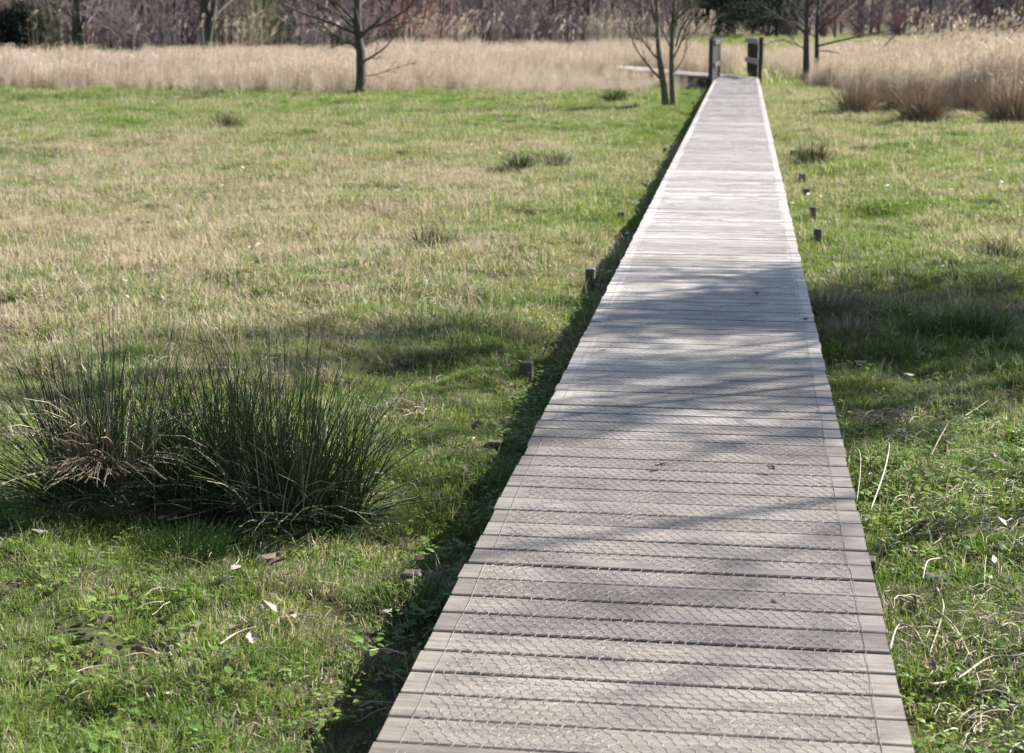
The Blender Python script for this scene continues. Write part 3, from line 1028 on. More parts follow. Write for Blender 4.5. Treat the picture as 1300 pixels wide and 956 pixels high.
def bez(pts, n):
    """smooth line through control points"""
    pts = np.asarray(pts, float)
    t = np.linspace(0, len(pts) - 1, n); out_ = []
    for q in t:
        i = min(int(q), len(pts) - 2); f = q - i
        p0 = pts[max(i - 1, 0)]; p1 = pts[i]; p2 = pts[i + 1]; p3 = pts[min(i + 2, len(pts) - 1)]
        out_.append(0.5 * ((2 * p1) + (-p0 + p2) * f + (2 * p0 - 5 * p1 + 4 * p2 - p3) * f * f + (-p0 + 3 * p1 - 3 * p2 + p3) * f ** 3))
    return np.array(out_)


def branches_into(mb, P, Rd, r, levels, sides=4, up=0.05):
    for (k, t0, t1, lf, ang, n, rf, wob, minr) in levels:
        P, Rd = grow(P, Rd, k, t0, t1, lf, ang, n, rf, up, wob, r, minr=minr)
        mb.tubes(P, Rd, sides, attr=0.5, cap=False)
        sides = max(3, sides - 1)


def stemmed_tree(label, px, py, stems, limbs, lev, mats, seed, cat='tree', name='bare_tree', minr=0.004):
    """stems and limbs are drawn in metres, x right of the camera, y away, z up"""
    x, y = ground_at(px, py)
    t = thing(name, label, cat, (x, y, gz(x, y) - 0.05), YAW)
    r = np.random.default_rng(seed)
    mb = MB(); stemP = []
    for (pts_, r0, r1) in stems:
        P = bez(pts_, 22); Rd = np.linspace(r0, r1, 22)
        Rd[0] *= 1.35; Rd[1] *= 1.12; Rd *= 1 + r.normal(0, 0.035, 22)
        mb.tubes(P, Rd, 10)
        stemP.append((P, Rd))
    mb.build('trunk', M[mats[0]], t, True)
    mb = MB()
    L_P = []; L_R = []
    for (pts_, r0, r1) in limbs:
        P = bez(pts_, 10); Rd = np.linspace(r0, r1, 10)
        L_P.append(P); L_R.append(Rd)
    if L_P:
        L_P = np.array(L_P); L_R = np.array(L_R)
        mb.tubes(L_P, L_R, 6)
        branches_into(mb, L_P, L_R, r, [(7, .25, .95, .42, .7, 5, .45, .14, minr * 1.5), (7, .2, .95, .5, .7, 4, .55, .14, minr * 1.1)], 4)
    for (P, Rd) in stemP:
        branches_into(mb, P[None], Rd[None], r, lev, 5)
    mb.build('crown', M[mats[1]], t)
    return t


LEV = [(26, .26, .97, .34, 1.0, 7, .36, .12, .010), (10, .25, .95, .42, .75, 5, .5, .12, .008), (8, .2, .95, .5, .7, 4, .6, .14, .006)]
stemmed_tree('lone dark bare tree with ascending branches standing at the meadow edge on the left', 458, 121,
             [([(0, 0, 0), (0.02, 0, 0.9), (-0.05, 0, 1.8), (0.02, 0, 3.6), (-0.1, .1, 6.0), (0.1, .1, 9.0)], 0.135, 0.03)],
             [([(0.0, 0, 0.75), (0.3, -.1, 0.9), (0.65, -.2, 1.15), (0.95, -.2, 1.55)], 0.035, 0.010),
              ([(0.0, 0, 1.15), (-0.35, .1, 1.25), (-0.8, .1, 1.55), (-1.3, .1, 2.1)], 0.035, 0.010),
              ([(0.02, 0, 1.4), (0.4, .1, 1.7), (0.8, .2, 2.2), (1.1, .2, 2.9)], 0.035, 0.012),
              ([(-.02, 0, 1.0), (-0.3, -.2, 1.3), (-0.7, -.3, 1.4), (-1.2, -.4, 1.75)], 0.025, 0.008),
              ([(0.02, 0, 0.45), (0.35, 0, 0.47), (0.8, .1, 0.62), (1.3, .1, 0.75)], 0.014, 0.006),
              ([(0.0, 0, 1.6), (-0.4, .2, 2.0), (-0.9, .3, 2.5), (-1.5, .3, 3.3)], 0.035, 0.010),
              ([(0.0, 0, 1.2), (0.5, .3, 1.35), (1.1, .5, 1.7), (1.6, .6, 2.2)], 0.028, 0.008)],
             LEV, ('bark', 'bark'), 5)
stemmed_tree('twin stemmed bare tree with mossy bark just left of the boardwalk', 850, 138,
             [([(-0.07, 0, 0), (-0.14, 0, 0.55), (-0.23, 0, 1.1), (-0.28, 0, 1.8), (-0.35, .1, 3.5), (-0.6, .2, 7.0)], 0.075, 0.02),
              ([(0.09, 0.02, 0), (0.05, 0.02, 0.5), (0.02, 0, 1.1), (0.04, 0, 1.8), (0.10, -.1, 3.4), (0.3, -.1, 7.0)], 0.072, 0.02)],
             [([(-0.2, 0, 0.62), (-0.42, -.05, 0.85), (-0.72, -.1, 1.25), (-0.84, -.1, 1.6), (-1.0, -.1, 2.2)], 0.024, 0.010),
              ([(-0.22, 0, 0.98), (-0.42, .05, 1.2), (-0.66, .1, 1.55), (-0.85, .1, 2.1)], 0.026, 0.010),
              ([(-0.27, 0, 1.85), (-0.5, .1, 2.02), (-0.8, .1, 2.2), (-1.2, .1, 2.35)], 0.025, 0.010),
              ([(0.10, 0, 1.25), (0.2, 0, 1.6), (0.38, 0, 1.9), (0.40, 0, 2.2), (0.2, 0, 2.5)], 0.024, 0.012),
              ([(0.09, 0, 1.75), (0.25, .05, 1.95), (0.40, .1, 2.1), (0.5, .1, 2.6)], 0.026, 0.012),
              ([(0.08, 0, 0.75), (0.25, .05, 1.0), (0.34, .05, 1.4), (0.38, .05, 1.7)], 0.016, 0.006)],
             [(16, .35, .97, .34, .8, 6, .42, .10, .010), (6, .25, .95, .42, .75, 5, .5, .12, .005), (4, .2, .95, .5, .7, 4, .6, .14, .0035)],
             ('bark_pale', 'bark_pale'), 7)
stemmed_tree('pair of slim dark stems with low drooping branches right of the timber barriers', 1030, 104,
             [([(-0.15, 0, 0), (-0.18, 0, 0.9), (-0.20, 0, 1.8), (-0.22, 0, 3.6), (-0.3, 0, 8.0)], 0.10, 0.03),
              ([(0.18, 0.1, 0), (0.15, 0.1, 0.9), (0.13, 0.1, 1.8), (0.2, 0.1, 3.6), (0.4, .1, 8.0)], 0.085, 0.025)],
             [([(0.2, 0.05, 1.05), (0.8, -.1, 1.2), (1.7, -.2, 1.4), (2.6, -.3, 1.55)], 0.035, 0.012),
              ([(0.2, 0.05, 1.5), (0.7, .1, 1.9), (1.3, .2, 2.4), (2.0, .2, 3.2)], 0.03, 0.010),
              ([(-0.15, 0, 1.3), (-0.6, 0, 1.7), (-1.2, 0, 1.9), (-1.9, .1, 2.3)], 0.03, 0.010),
              ([(-0.15, 0, 0.9), (-0.5, 0, 1.1), (-1.0, 0, 1.2), (-1.5, .1, 1.0)], 0.02, 0.008),
              ([(0.2, 0.1, 0.9), (0.7, 0, 0.85), (1.2, -.1, 0.6), (1.6, -.2, 0.3)], 0.018, 0.008)],
             [(22, .36, .97, .34, .9, 7, .36, .12, .010), (8, .25, .95, .42, .75, 5, .5, .12, .006), (6, .2, .95, .5, .7, 4, .6, .14, .004)], ('bark', 'bark'), 9)

# fallen limb leaning in the right-hand reeds
x, y = ground_at(1062, 100)
mb = MB()
P = bez([(0, 0, 0), (0.5, -.1, 0.35), (1.1, -.1, 0.75), (1.7, 0, 1.3), (2.1, .1, 1.6)], 14)
mb.tubes(P, np.linspace(0.035, 0.014, 14), 6)
branches_into(mb, P[None], np.linspace(0.035, 0.014, 14)[None], np.random.default_rng(4), [(8, .4, .98, .3, .8, 5, .5, .12, .006)], 4)
fl_ = mb.build('fallen_branch', M['bark'], None, True)
fl_.location = (x, y, gz(x, y)); fl_.rotation_euler = (0, 0, YAW)
tag(fl_, 'bare brown limb leaning up out of the right reeds beside the twin dark stems', 'branch')


def wood_tree(seed, H, r0, fork, lev, twig_mat, trunk_mat='wood_bark'):
    """prototype parts of a woodland tree: trunk mesh and crown mesh"""
    r = np.random.default_rng(seed)
    tm = MB(); cm = MB()
    ctrl = [(0, 0, 0)]
    for k in range(1, 6):
        ctrl.append((r.normal(0, 0.05 * H / 8) * k ** .5, r.normal(0, 0.05 * H / 8) * k ** .5, H * k / 5))
    P = bez(ctrl, 18); Rd = np.linspace(r0, r0 * .15, 18); Rd[0] *= 1.5
    tm.tubes(P, Rd, 8)
    PL = [P]; RL = [Rd]
    for q in range(fork):
        a = r.random() * 6.28; s = r.uniform(0.10, 0.5)
        st = P[1]
        c2 = [st, st + np.array([math.cos(a) * s, math.sin(a) * s, H * .15]), st + np.array([math.cos(a) * s * 2.2, math.sin(a) * s * 2.2, H * .4]), st + np.array([math.cos(a) * s * 3.5, math.sin(a) * s * 3.5, H * .85])]
        P2 = bez(c2, 18); R2 = np.linspace(r0 * .7, r0 * .1, 18)
        tm.tubes(P2, R2, 8); PL.append(P2); RL.append(R2)
    branches_into(cm, np.array(PL), np.array(RL), r, lev, 4)
    return tm.mesh('trunk', M[trunk_mat], True), cm.mesh('crown', M[twig_mat])


WLEV = [(22, .12, .97, .36, .9, 6, .4, .10, .014), (8, .2, .95, .42, .75, 5, .5, .12, .008), (7, .15, .95, .5, .7, 4, .6, .14, .006)]
protos = {}
for key, args in {'mauve': (21, 8.5, 0.16, 1, WLEV, 'twig_mauve'), 'grey': (22, 9.5, 0.20, 0, WLEV, 'twig_grey'),
                  'olive': (23, 8.0, 0.17, 2, WLEV, 'twig_olive'), 'red': (24, 6.0, 0.12, 2, WLEV, 'twig_red'),
                  'trunky': (25, 11.0, 0.30, 1, [(18, .25, .97, .36, .9, 6, .4, .10, .014), (8, .2, .95, .42, .75, 5, .5, .12, .008), (6, .15, .95, .5, .7, 4, .6, .14, .006)], 'twig_grey')}.items():
    protos[key] = wood_tree(*args)

words = ['first', 'second', 'third', 'fourth', 'fifth', 'sixth', 'seventh', 'eighth', 'ninth', 'tenth', 'eleventh', 'twelfth', 'thirteenth',
         'fourteenth', 'fifteenth', 'sixteenth', 'seventeenth', 'eighteenth', 'nineteenth', 'twentieth', 'twenty-first', 'twenty-second',
         'twenty-third', 'twenty-fourth', 'twenty-fifth', 'twenty-sixth', 'twenty-seventh', 'twenty-eighth', 'twenty-ninth', 'thirtieth']
look = {'mauve': 'slender bare mauve twigged tree in the wood', 'grey': 'tall bare grey twigged tree in the wood', 'olive': 'forked bare olive twigged tree in the wood',
        'red': 'low reddish budding tree in the wood', 'trunky': 'thick dark trunked tree in the wood'}
wt = [(20, 92, 'red', .9), (45, 84, 'mauve', .9), (75, 80, 'trunky', .85), (98, 79, 'trunky', .8), (118, 88, 'olive', 1), (150, 92, 'mauve', 1), (185, 86, 'grey', .9),
      (222, 84, 'mauve', .9), (262, 78, 'trunky', 1.0), (300, 86, 'olive', 1), (335, 83, 'olive', 1), (375, 90, 'mauve', 1), (415, 85, 'grey', .8), (500, 88, 'mauve', 1),
      (520, 82, 'red', 1), (560, 92, 'red', .9), (610, 95, 'mauve', 1), (640, 98, 'grey', 1), (672, 92, 'trunky', .6), (700, 90, 'grey', .8), (745, 94, 'trunky', .6), (780, 88, 'mauve', 1),
      (815, 95, 'grey', 1), (870, 98, 'mauve', 1), (985, 96, 'mauve', 1), (1010, 100, 'grey', 1), (1060, 92, 'red', 1), (1115, 98, 'red', .7), (1180, 100, 'grey', .8),
      (1240, 105, 'mauve', 1), (1290, 98, 'olive', 1)]
cnt = {}
r = np.random.default_rng(33)
for (px, zc, key, s) in wt:
    if px > 860:
        zc = zc * 1.62; s = s * 1.25
    x, y = at_depth(px, zc)
    cnt[key] = cnt.get(key, 0) + 1
    lab = look[key] + ', ' + words[cnt[key] - 1] + ' of its kind from the left'
    t = thing('woodland_tree', lab, 'tree', (x, y, gz(x, y) - 0.08), r.random() * 6.28, 'bare trees along the wood edge', s)
    for nm, me in zip(('trunk', 'crown'), protos[key]):
        link(nm, me, t)

# scrub: many-stemmed bare bushes
def scrub(seed, H, n, spread, mat, minr=.005):
    r = np.random.default_rng(seed)
    mb = MB(); PL = []; RL = []
    for q in range(n):
        a = r.random() * 6.28; s = abs(r.normal(0, spread)) * H
        PL.append(bez([(math.cos(a) * .15, math.sin(a) * .15, 0), (math.cos(a) * s * .4, math.sin(a) * s * .4, H * .4), (math.cos(a) * s, math.sin(a) * s, H * r.uniform(.65, 1.1))], 8))
        RL.append(np.linspace(0.03, 0.008, 8))
    PL = np.array(PL); RL = np.array(RL)
    mb.tubes(PL, RL, 4)
    branches_into(mb, PL, RL, r, [(8, .08, .97, .40, .7, 5, .5, .10, minr * 1.4), (8, .1, .97, .45, .8, 4, .6, .14, minr)], 4)
    return mb.mesh('bare_bush', M[mat])


bushes = {'mauve': scrub(41, 3.4, 22, .45, 'twig_mauve'), 'grey': scrub(42, 3.0, 20, .5, 'twig_grey'), 'red': scrub(43, 2.8, 22, .5, 'twig_red'), 'olive': scrub(44, 3.2, 20, .45, 'twig_olive')}
blook = {'mauve': 'leafless mauve brown thicket', 'grey': 'leafless grey bramble thicket', 'red': 'leafless rusty red thicket', 'olive': 'leafless olive brown thicket'}
bt = [(-20, 78, 'grey'), (30, 82, 'red'), (60, 78, 'olive'), (110, 82, 'mauve'), (140, 86, 'grey'), (175, 80, 'mauve'), (210, 80, 'grey'), (245, 86, 'mauve'), (290, 84, 'olive'), (320, 80, 'olive'),
      (350, 84, 'olive'), (390, 80, 'mauve'), (420, 86, 'mauve'), (470, 84, 'mauve'), (510, 84, 'red'), (545, 86, 'red'), (590, 90, 'mauve'), (630, 90, 'grey'), (660, 88, 'mauve'),
      (700, 86, 'mauve'), (740, 88, 'grey'), (775, 84, 'olive'), (810, 90, 'mauve'), (850, 94, 'mauve'), (1000, 96, 'grey'), (1045, 92, 'red'), (1090, 94, 'mauve'), (1140, 98, 'red'),
      (1190, 96, 'grey'), (1235, 98, 'mauve'), (1275, 100, 'olive'), (1320, 96, 'grey')]
cnt = {}
for (px, zc, key) in bt:
    if px > 860:
        zc = zc * 1.62
    x, y = at_depth(px, zc)
    cnt[key] = cnt.get(key, 0) + 1
    lab = blook[key] + ', ' + words[cnt[key] - 1] + ' of its colour from the left below the trees'
    o = link('bare_bush', bushes[key])
    o.location = (x, y, gz(x, y) - .05); o.rotation_euler = (0, 0, r.random() * 6.28); s = r.uniform(.8, 1.15); o.scale = (s * 1.25, s * 1.25, s)
    tag(o, lab, 'bush', 'leafless thickets below the trees')


# evergreens with small glossy leaves
def evergreen(label, px, zc, w, h, n, seed, z_low=0.1):
    r = np.random.default_rng(seed)
    x, y = at_depth(px, zc)
    t = thing('evergreen_bush', label, 'bush', (x, y, gz(x, y)))
    mb = MB()
    PL = np.array([bez([(0, 0, 0), (r.normal(0, w * .12), r.normal(0, w * .12), h * .4), (r.normal(0, w * .25), r.normal(0, w * .25), h * .85)], 8) for _ in range(7)])
    RL = np.tile(np.linspace(.08, .02, 8), (7, 1))
    mb.tubes(PL, RL, 5)
    mb.build('trunk', M['wood_bark'], t)
    # leaf clumps spread unevenly through the volume
    cl = 90
    c = r.normal(0, 1, (cl, 3)); c /= np.linalg.norm(c, axis=1, keepdims=True); c *= r.random((cl, 1)) ** .45
    c = c * np.array([w / 2, w / 2, h / 2]) + np.array([0, 0, h / 2 + z_low])
    k = r.integers(0, cl, n)
    p = c[k] + r.normal(0, 1, (n, 3)) * np.array([w * .07, w * .07, h * .06])
    p[:, 2] = np.maximum(p[:, 2], z_low)
    u = r.normal(0, 1, (n, 3)); u /= np.linalg.norm(u, axis=1, keepdims=True)
    q_ = np.cross(u, r.normal(0, 1, (n, 3))); q_ /= np.linalg.norm(q_, axis=1, keepdims=True)
    s = r.uniform(.05, .1, (n, 1))
    V = np.stack([p - u * s, p + q_ * s * .5, p + u * s, p - q_ * s * .5], 1).reshape(-1, 3)
    mb = MB(); mb.add(V, np.arange(4 * n), np.full(n, 4), np.repeat(r.random(n), 4))
    mb.build('crown', M['evergreen'], t)


evergreen('dark green ivy clad bush at the far left edge before the wood', 20, 78, 3.2, 2.4, 9000, 3)
evergreen('broad near black evergreen behind the gap between the guard panels', 915, 150, 9.0, 6.0, 36000, 4, 0.3)
evergreen('smaller dark evergreen right of the broad one beyond the guard panels', 975, 156, 8.0, 5.0, 26000, 6, 0.3)
evergreen('dark ivy covered shrub between olive thickets left of the lone tree', 345, 90, 3.0, 3.6, 8000, 5)

# the far wood, a mass nobody could count
r = np.random.default_rng(90)
farv = []
for seed, mt in ((61, 0), (62, 0), (63, 0)):
    rr_ = np.random.default_rng(seed)
    mb = MB()
    tr_ = bez([(0, 0, 0), (.1, .1, 3), (-.1, 0, 6), (.2, .1, 11)], 12)
    mb.tubes(tr_, np.linspace(.2, .03, 12), 5)
    branches_into(mb, tr_[None], np.linspace(.2, .03, 12)[None], rr_, [(34, .05, .97, .34, 1.0, 5, .4, .1, .03), (9, .1, .95, .45, .75, 4, .5, .12, .018), (6, .1, .95, .5, .7, 3, .6, .14, .013)], 3)
    farv.append((np.concatenate(mb.v), np.concatenate(mb.f), np.concatenate(mb.c), rr_.random(mb.n)))
n = 800
zc = r.uniform(98, 200, n); xc = (r.random(n) * 2 - 1) * (0.36 * zc + 14)
px = 650 + xc / zc * F_PX
ok = ~((px > 850) & (zc < 165))
xc = xc[ok]; zc = zc[ok]
x, y = world_xy(xc, zc)
scatter('far_wood', np.stack([x, y, height(x, y) - .1], -1), r.random(len(x)) * 6.28, r.uniform(.7, 1.3, len(x)), r.integers(0, 3, len(x)), np.zeros(len(x)), farv, M['twig_mauve'],
        'hazy mass of leafless trees filling the background', 'wood')

# ------------------------------------------------------------------ shade trees standing off to the right of the boardwalk
def shade_tree(label, loc, ctrl, r0, lev, seed, mats=('bark', 'bark'), limbs=(), ivy=()):
    r = np.random.default_rng(seed)
    t = thing('bare_tree', label, 'tree', (loc[0], loc[1], gz(*loc) - .05))
    P = bez(ctrl, 20); Rd = np.linspace(r0, r0 * .2, 20); Rd[0] *= 1.6; Rd[1] *= 1.2
    mb = MB(); mb.tubes(P, Rd, 10); mb.build('trunk', M[mats[0]], t, True)
    mb = MB(); branches_into(mb, P[None], Rd[None], r, lev, 6)
    for (pts_, a, b) in limbs:
        LP = bez(pts_, 12)[None]; LR = np.linspace(a, b, 12)[None]
        mb.tubes(LP, LR, 6)
        branches_into(mb, LP, LR, r, [(7, .3, .98, .22, .6, 6, .5, .1, .005), (5, .2, .95, .4, .7, 4, .55, .12, .0025)], 4)
    mb.build('crown', M[mats[1]], t)
    if ivy:  # unseen leaf clumps, added to cast broad soft shade on the deck
        mb = MB()
        for (z0, z1, rad, n) in ivy:
            cz = r.uniform(z0, z1, 46); a = r.random(46) * 6.28; q = rad * r.random(46) ** .6
            c = np.stack([q * np.cos(a), q * np.sin(a), cz], -1)
            p = c[r.integers(0, 46, n)] + r.normal(0, .16, (n, 3))
            u = r.normal(0, 1, (n, 3)); u /= np.linalg.norm(u, axis=1, keepdims=True)
            w = np.cross(u, r.normal(0, 1, (n, 3))); w /= np.linalg.norm(w, axis=1, keepdims=True)
            sz = r.uniform(.025, .05, (n, 1))
            V = np.stack([p - u * sz, p + w * sz * .8, p + u * sz, p - w * sz * .8], 1).reshape(-1, 3)
            mb.add(V, np.arange(4 * n), np.full(n, 4), np.repeat(r.random(n), 4))
        mb.build('ivy', M['evergreen'], t)


SLEV = [(24, .35, .97, .42, .95, 7, .42, .10, .014), (9, .2, .95, .45, .75, 5, .5, .12, .008), (10, .15, .95, .5, .7, 4, .6, .14, .005)]
shade_tree('big bare tree with ivy added for shade, right of the path, thickest of its row', (6.2, 12.6),
           [(0, 0, 0), (.1, 0, 2), (0, .1, 4), (-.2, .1, 6), (0, 0, 9)], 0.17, SLEV, 71,
           ivy=[(3.6, 5.4, 0.85, 5000)])
shade_tree('slim bare tree whose lowest limb hangs twigs into the top right corner', (6.4, 11.0), [(0, 0, 0), (-.1, 0, 2), (0, .1, 4), (.2, .1, 6.5)], 0.10, [(26, .30, .97, .50, .95, 7, .42, .10, .014), (11, .2, .95, .45, .75, 5, .5, .12, .009), (12, .15, .95, .5, .7, 4, .6, .14, .006)], 72,
           limbs=[([(0, 0, 2.6), (-1.5, -1.0, 3.3), (-3.4, -2.2, 3.0), (-4.55, -3.0, 2.45), (-5.1, -3.4, 2.05)], 0.035, 0.005)])

shade_tree('bare tree with ivy added for shade, at the far end of the row right of the path', (6.9, 13.7), [(0, 0, 0), (.1, .1, 2), (0, .2, 4), (.1, 0, 7.5)], 0.13,
           [(26, .35, .97, .45, .95, 7, .42, .10, .012), (10, .2, .95, .45, .75, 5, .5, .12, .008), (10, .15, .95, .5, .7, 4, .6, .14, .005)], 75, ivy=[(4.6, 5.9, 0.95, 6000)])
shade_tree('thin bare tree between its neighbours in the row right of the path', (7.0, 9.3), [(0, 0, 0), (.1, .1, 2), (0, .2, 4), (.1, 0, 7)], 0.09,
           [(20, .3, .97, .48, .95, 7, .42, .10, .010), (9, .2, .95, .45, .75, 5, .5, .12, .006), (8, .15, .95, .5, .7, 4, .6, .14, .003)], 74)
shade_tree('slender bare tree level with the rush tussocks, out past the right frame edge', (6.9, 6.4), [(0, 0, 0), (-.1, .1, 2), (0, 0, 4), (.1, .2, 7)], 0.09,
           [(22, .3, .97, .48, .95, 7, .42, .10, .010), (8, .2, .95, .45, .75, 5, .4, .12, .004), (8, .15, .95, .5, .7, 4, .6, .14, .0025)], 73)

# ------------------------------------------------------------------ litter, sticks, weeds
def leaf_mesh(seed, L=0.06, W=0.045):
    """curled, lobed dead leaf with thickness"""
    r = np.random.default_rng(seed)
    n = 9
    V = []; F = []; C = []
    curl = r.uniform(0.3, 1.1); tw = r.normal(0, .4)
    for side in (0, 1):
        for i in range(n):
            t = i / (n - 1)
            w = W / 2 * math.sin(math.pi * min(t * .93 + .04, 1)) ** .7 * (1 + .22 * math.sin(t * 19 + seed))
            for s in (-1, -.5, 0, .5, 1):
                zz = curl * abs(s) ** 1.6 * w * .8 + 0.010 * math.sin(t * 3 + tw) + tw * s * t * .01 + (0.0006 if side else 0) + curl * .012 * (2 * t - 1) ** 2
                V.append(((t - .5) * L, s * w, zz))
    for side in (0, 1):
        o = side * n * 5
        for i in range(n - 1):
            for j in range(4):
                q_ = [o + i * 5 + j, o + (i + 1) * 5 + j, o + (i + 1) * 5 + j + 1, o + i * 5 + j + 1]
                F += q_ if side else q_[::-1]; C.append(4)
    V = np.array(V); jz = r.normal(0, L * .04, (n * 5)); jx = r.normal(0, L * .025, (n * 5, 2))
    V[:, 2] += np.tile(jz, 2); V[:, :2] += np.tile(jx, (2, 1))
    return new_mesh('dead_leaf', V, F, C, True, M['leaf_litter'], {'v': np.full(len(V), float(r.uniform(.2, .75)))})


leafm = [leaf_mesh(s, L, W) for s, L, W in ((1, .06, .04), (2, .07, .05), (3, .05, .035), (4, .065, .03), (5, .045, .04))]
leaves = [(133, 800, 'pale curled dead leaf at lower left, nearest the photograph\'s left edge', 1), (175, 818, 'pinkish grey dead leaf right of the pale curled one at lower left', 1),
          (112, 828, 'small white dead leaf in the lower left grass', 2), (353, 728, 'pale dead leaf in the grass below the wide rush tussock', 1),
          (300, 805, 'brown dead leaf beneath a short stick at lower left', 0), (318, 815, 'cream dead leaf touching the short stick at lower left', 4),
          (23, 755, 'brownish dead leaf below the bleached stems at far left', 3), (477, 790, 'upright brown dead leaf in shade by the boardwalk', 3),
          (605, 541, 'large pale dead leaf in the grass left of the boardwalk, right of the tussock', 1), (300, 742, 'dark brown dead leaf below the tussocks', 0),
          (325, 352, 'small rusty dead leaf in the mid left meadow', 0), (340, 354, 'bleached dead leaf beside the rusty one in the mid left meadow', 2),
          (92, 385, 'narrow pale dead leaf standing in dry grass at left', 3), (290, 235, 'whitish dead leaf in the far left meadow', 1), (505, 360, 'pale dead leaf below the loose rush tuft', 4),
          (1198, 672, 'white dead leaf in the grass right of the boardwalk', 2), (1175, 660, 'papery dead leaf left of the white one right of the boardwalk', 1),
          (1165, 765, 'large pale dead leaf beside the lower right edge of the boardwalk', 1), (1185, 860, 'reddish dead leaf under pale sticks at lower right', 0),
          (1197, 572, 'small white dead leaf by the low brown stick on the right', 2), (1105, 742, 'tan dead leaf hard against the right edge of the boardwalk', 4),
          (985, 760, None, 0), (1262, 580, 'pale dead leaf near the right frame edge', 2), (1045, 385, 'bleached dead leaf in the shade right of the boardwalk', 4), (1090, 380, 'whitish dead leaf by the shaded right turf', 1)]
for k, (px, py, lab, mi) in enumerate(leaves):
    if lab is None:
        continue
    x, y = ground_at(px, py, 0.03)
    o = link('dead_leaf', leafm[mi]); rr_ = np.random.default_rng(k + 200)
    o.location = (x, y, gz(x, y) + 0.045); o.rotation_euler = (rr_.normal(0, .4), rr_.normal(0, .4), rr_.random() * 6.28)
    s = 0.85 + 0.35 * (py < 420); o.scale = (s, s, s)
    tag(o, lab, 'leaf', 'fallen leaves in the grass')
# leaves and a bit of moss lying on the deck
for k, (px, py, lab, mi, s) in enumerate([(960, 377, 'brown twig-like leaf far up on the shaded boardwalk', 3, .8), (800, 540, None, 0, 1), (978, 601, 'curled brown dead leaf on the boardwalk, highest of the near ones', 3, .7),
                                          (997, 635, 'tiny dark leaf on the boardwalk planks right of centre', 2, .45), (773, 444, 'dark crumpled leaf at the left of the shaded boardwalk', 0, .6),
                                          (992, 763, 'small brown leaf on the lower right of the boardwalk', 0, .45), (838, 597, 'brown leaf scrap on the boardwalk planks near the branch shadow', 3, .6), (1022, 410, 'reddish leaf at the right rim of the boardwalk', 3, .8)]):
    if lab is None:
        continue
    x, y = ground_at(px, py, DECK_Z)
    o = link('dead_leaf', leafm[mi]); rr_ = np.random.default_rng(k + 300)
    o.location = (x, y, DECK_Z + 0.012); o.rotation_euler = (0, 0, rr_.random() * 3); o.scale = (s, s, s)
    tag(o, lab, 'leaf', 'dead leaves on the boardwalk')

# fine litter: many small leaf scraps, bits of straw
r = np.random.default_rng(17)
lit = []
for k in range(4):
    n = 1
    a = r.random() * 3
    V = np.array([(-.02, -.006, .0), (.0, -.012, .006), (.022, -.003, .002), (.02, .009, .008), (-.002, .013, .001), (-.019, .006, .006)]) * r.uniform(.7, 1.2)
    V[:, 2] += .01 + r.normal(0, .003, 6)
    lit.append((V, np.arange(6), np.array([6]), np.full(6, r.random())))
for k in range(3):
    v_, f_, c_, a_ = blades(5, .07, .06, .14, .003, 1.35, .15, r)
    lit.append((v_, f_, c_, a_))
x, y, xc, zc = wedge(5200, 3.2, 22, .8, r)
k_ = ~on_deck(x, y, 0.02) & (r.random(len(x)) < np.where((x > .4) & (x < 1.15) & (zc < 8), 1.0, np.where(np.abs(x - XC) < 1.2, .7, 0.40)))
x, y, zc = x[k_], y[k_], zc[k_]
mlit = blade_material('litter_scraps', [(0.20, 0.12, 0.08), (0.33, 0.24, 0.17), (0.5, 0.42, 0.33)], [(0.14, 0.08, 0.05), (0.45, 0.36, 0.28), (0.62, 0.55, 0.46)], .2)
scatter('ground_litter', np.stack([x, y, height(x, y) + r.uniform(.005, .05, len(x))], -1), r.random(len(x)) * 6.28, r.uniform(.5, 1.2, len(x)) * (1 + zc * .01), r.integers(0, 7, len(x)), r.random(len(x)), lit, mlit,
        'scraps of dead leaf and straw among the grass', 'litter')

# tangle of pale dead stems between deck and grass on the right
tg = []
for k in range(4):
    mb = MB()
    n = 5
    a0 = r.random(n) * 6.28; L = r.uniform(.05, .13, n); P = []
    p = np.stack([r.normal(0, .03, n), r.normal(0, .03, n), r.uniform(.0, .02, n)], -1); el = r.uniform(-.1, .7, n)
    for q in range(6):
        P.append(p.copy()); p = p + np.stack([np.cos(a0) * np.cos(el), np.sin(a0) * np.cos(el), np.sin(el)], -1) * (L / 5)[:, None]; a0 = a0 + r.normal(0, .35, n); el = el - .22
    P = np.stack(P, 1); P[..., 2] = np.maximum(P[..., 2], .004)
    mb.tubes(P, np.full((n, 6), .0014) * np.linspace(1, .6, 6), 4, attr=r.random(n), cap=False)
    tg.append((np.concatenate(mb.v), np.concatenate(mb.f), np.concatenate(mb.c), np.concatenate(mb.a)))
x = r.normal(.80, .22, 420); y = r.uniform(3.4, 7.6, 420); k_ = (x > X1 + .02) & (fbm(x, y, 2.5, 44) > .42)
x = np.concatenate([x[k_], r.uniform(-3, -.9, 90)]); y = np.concatenate([y[k_], r.uniform(4, 11, 90)])
scatter('stem_tangle', np.stack([x, y, height(x, y) + .01], -1), r.random(len(x)) * 6.28, r.uniform(.7, 1.5, len(x)), r.integers(0, 4, len(x)), np.full(len(x), .5), tg, M['stick'],
        'tangle of thin pale dead stems over the soil beside the boardwalk', 'dead stems')

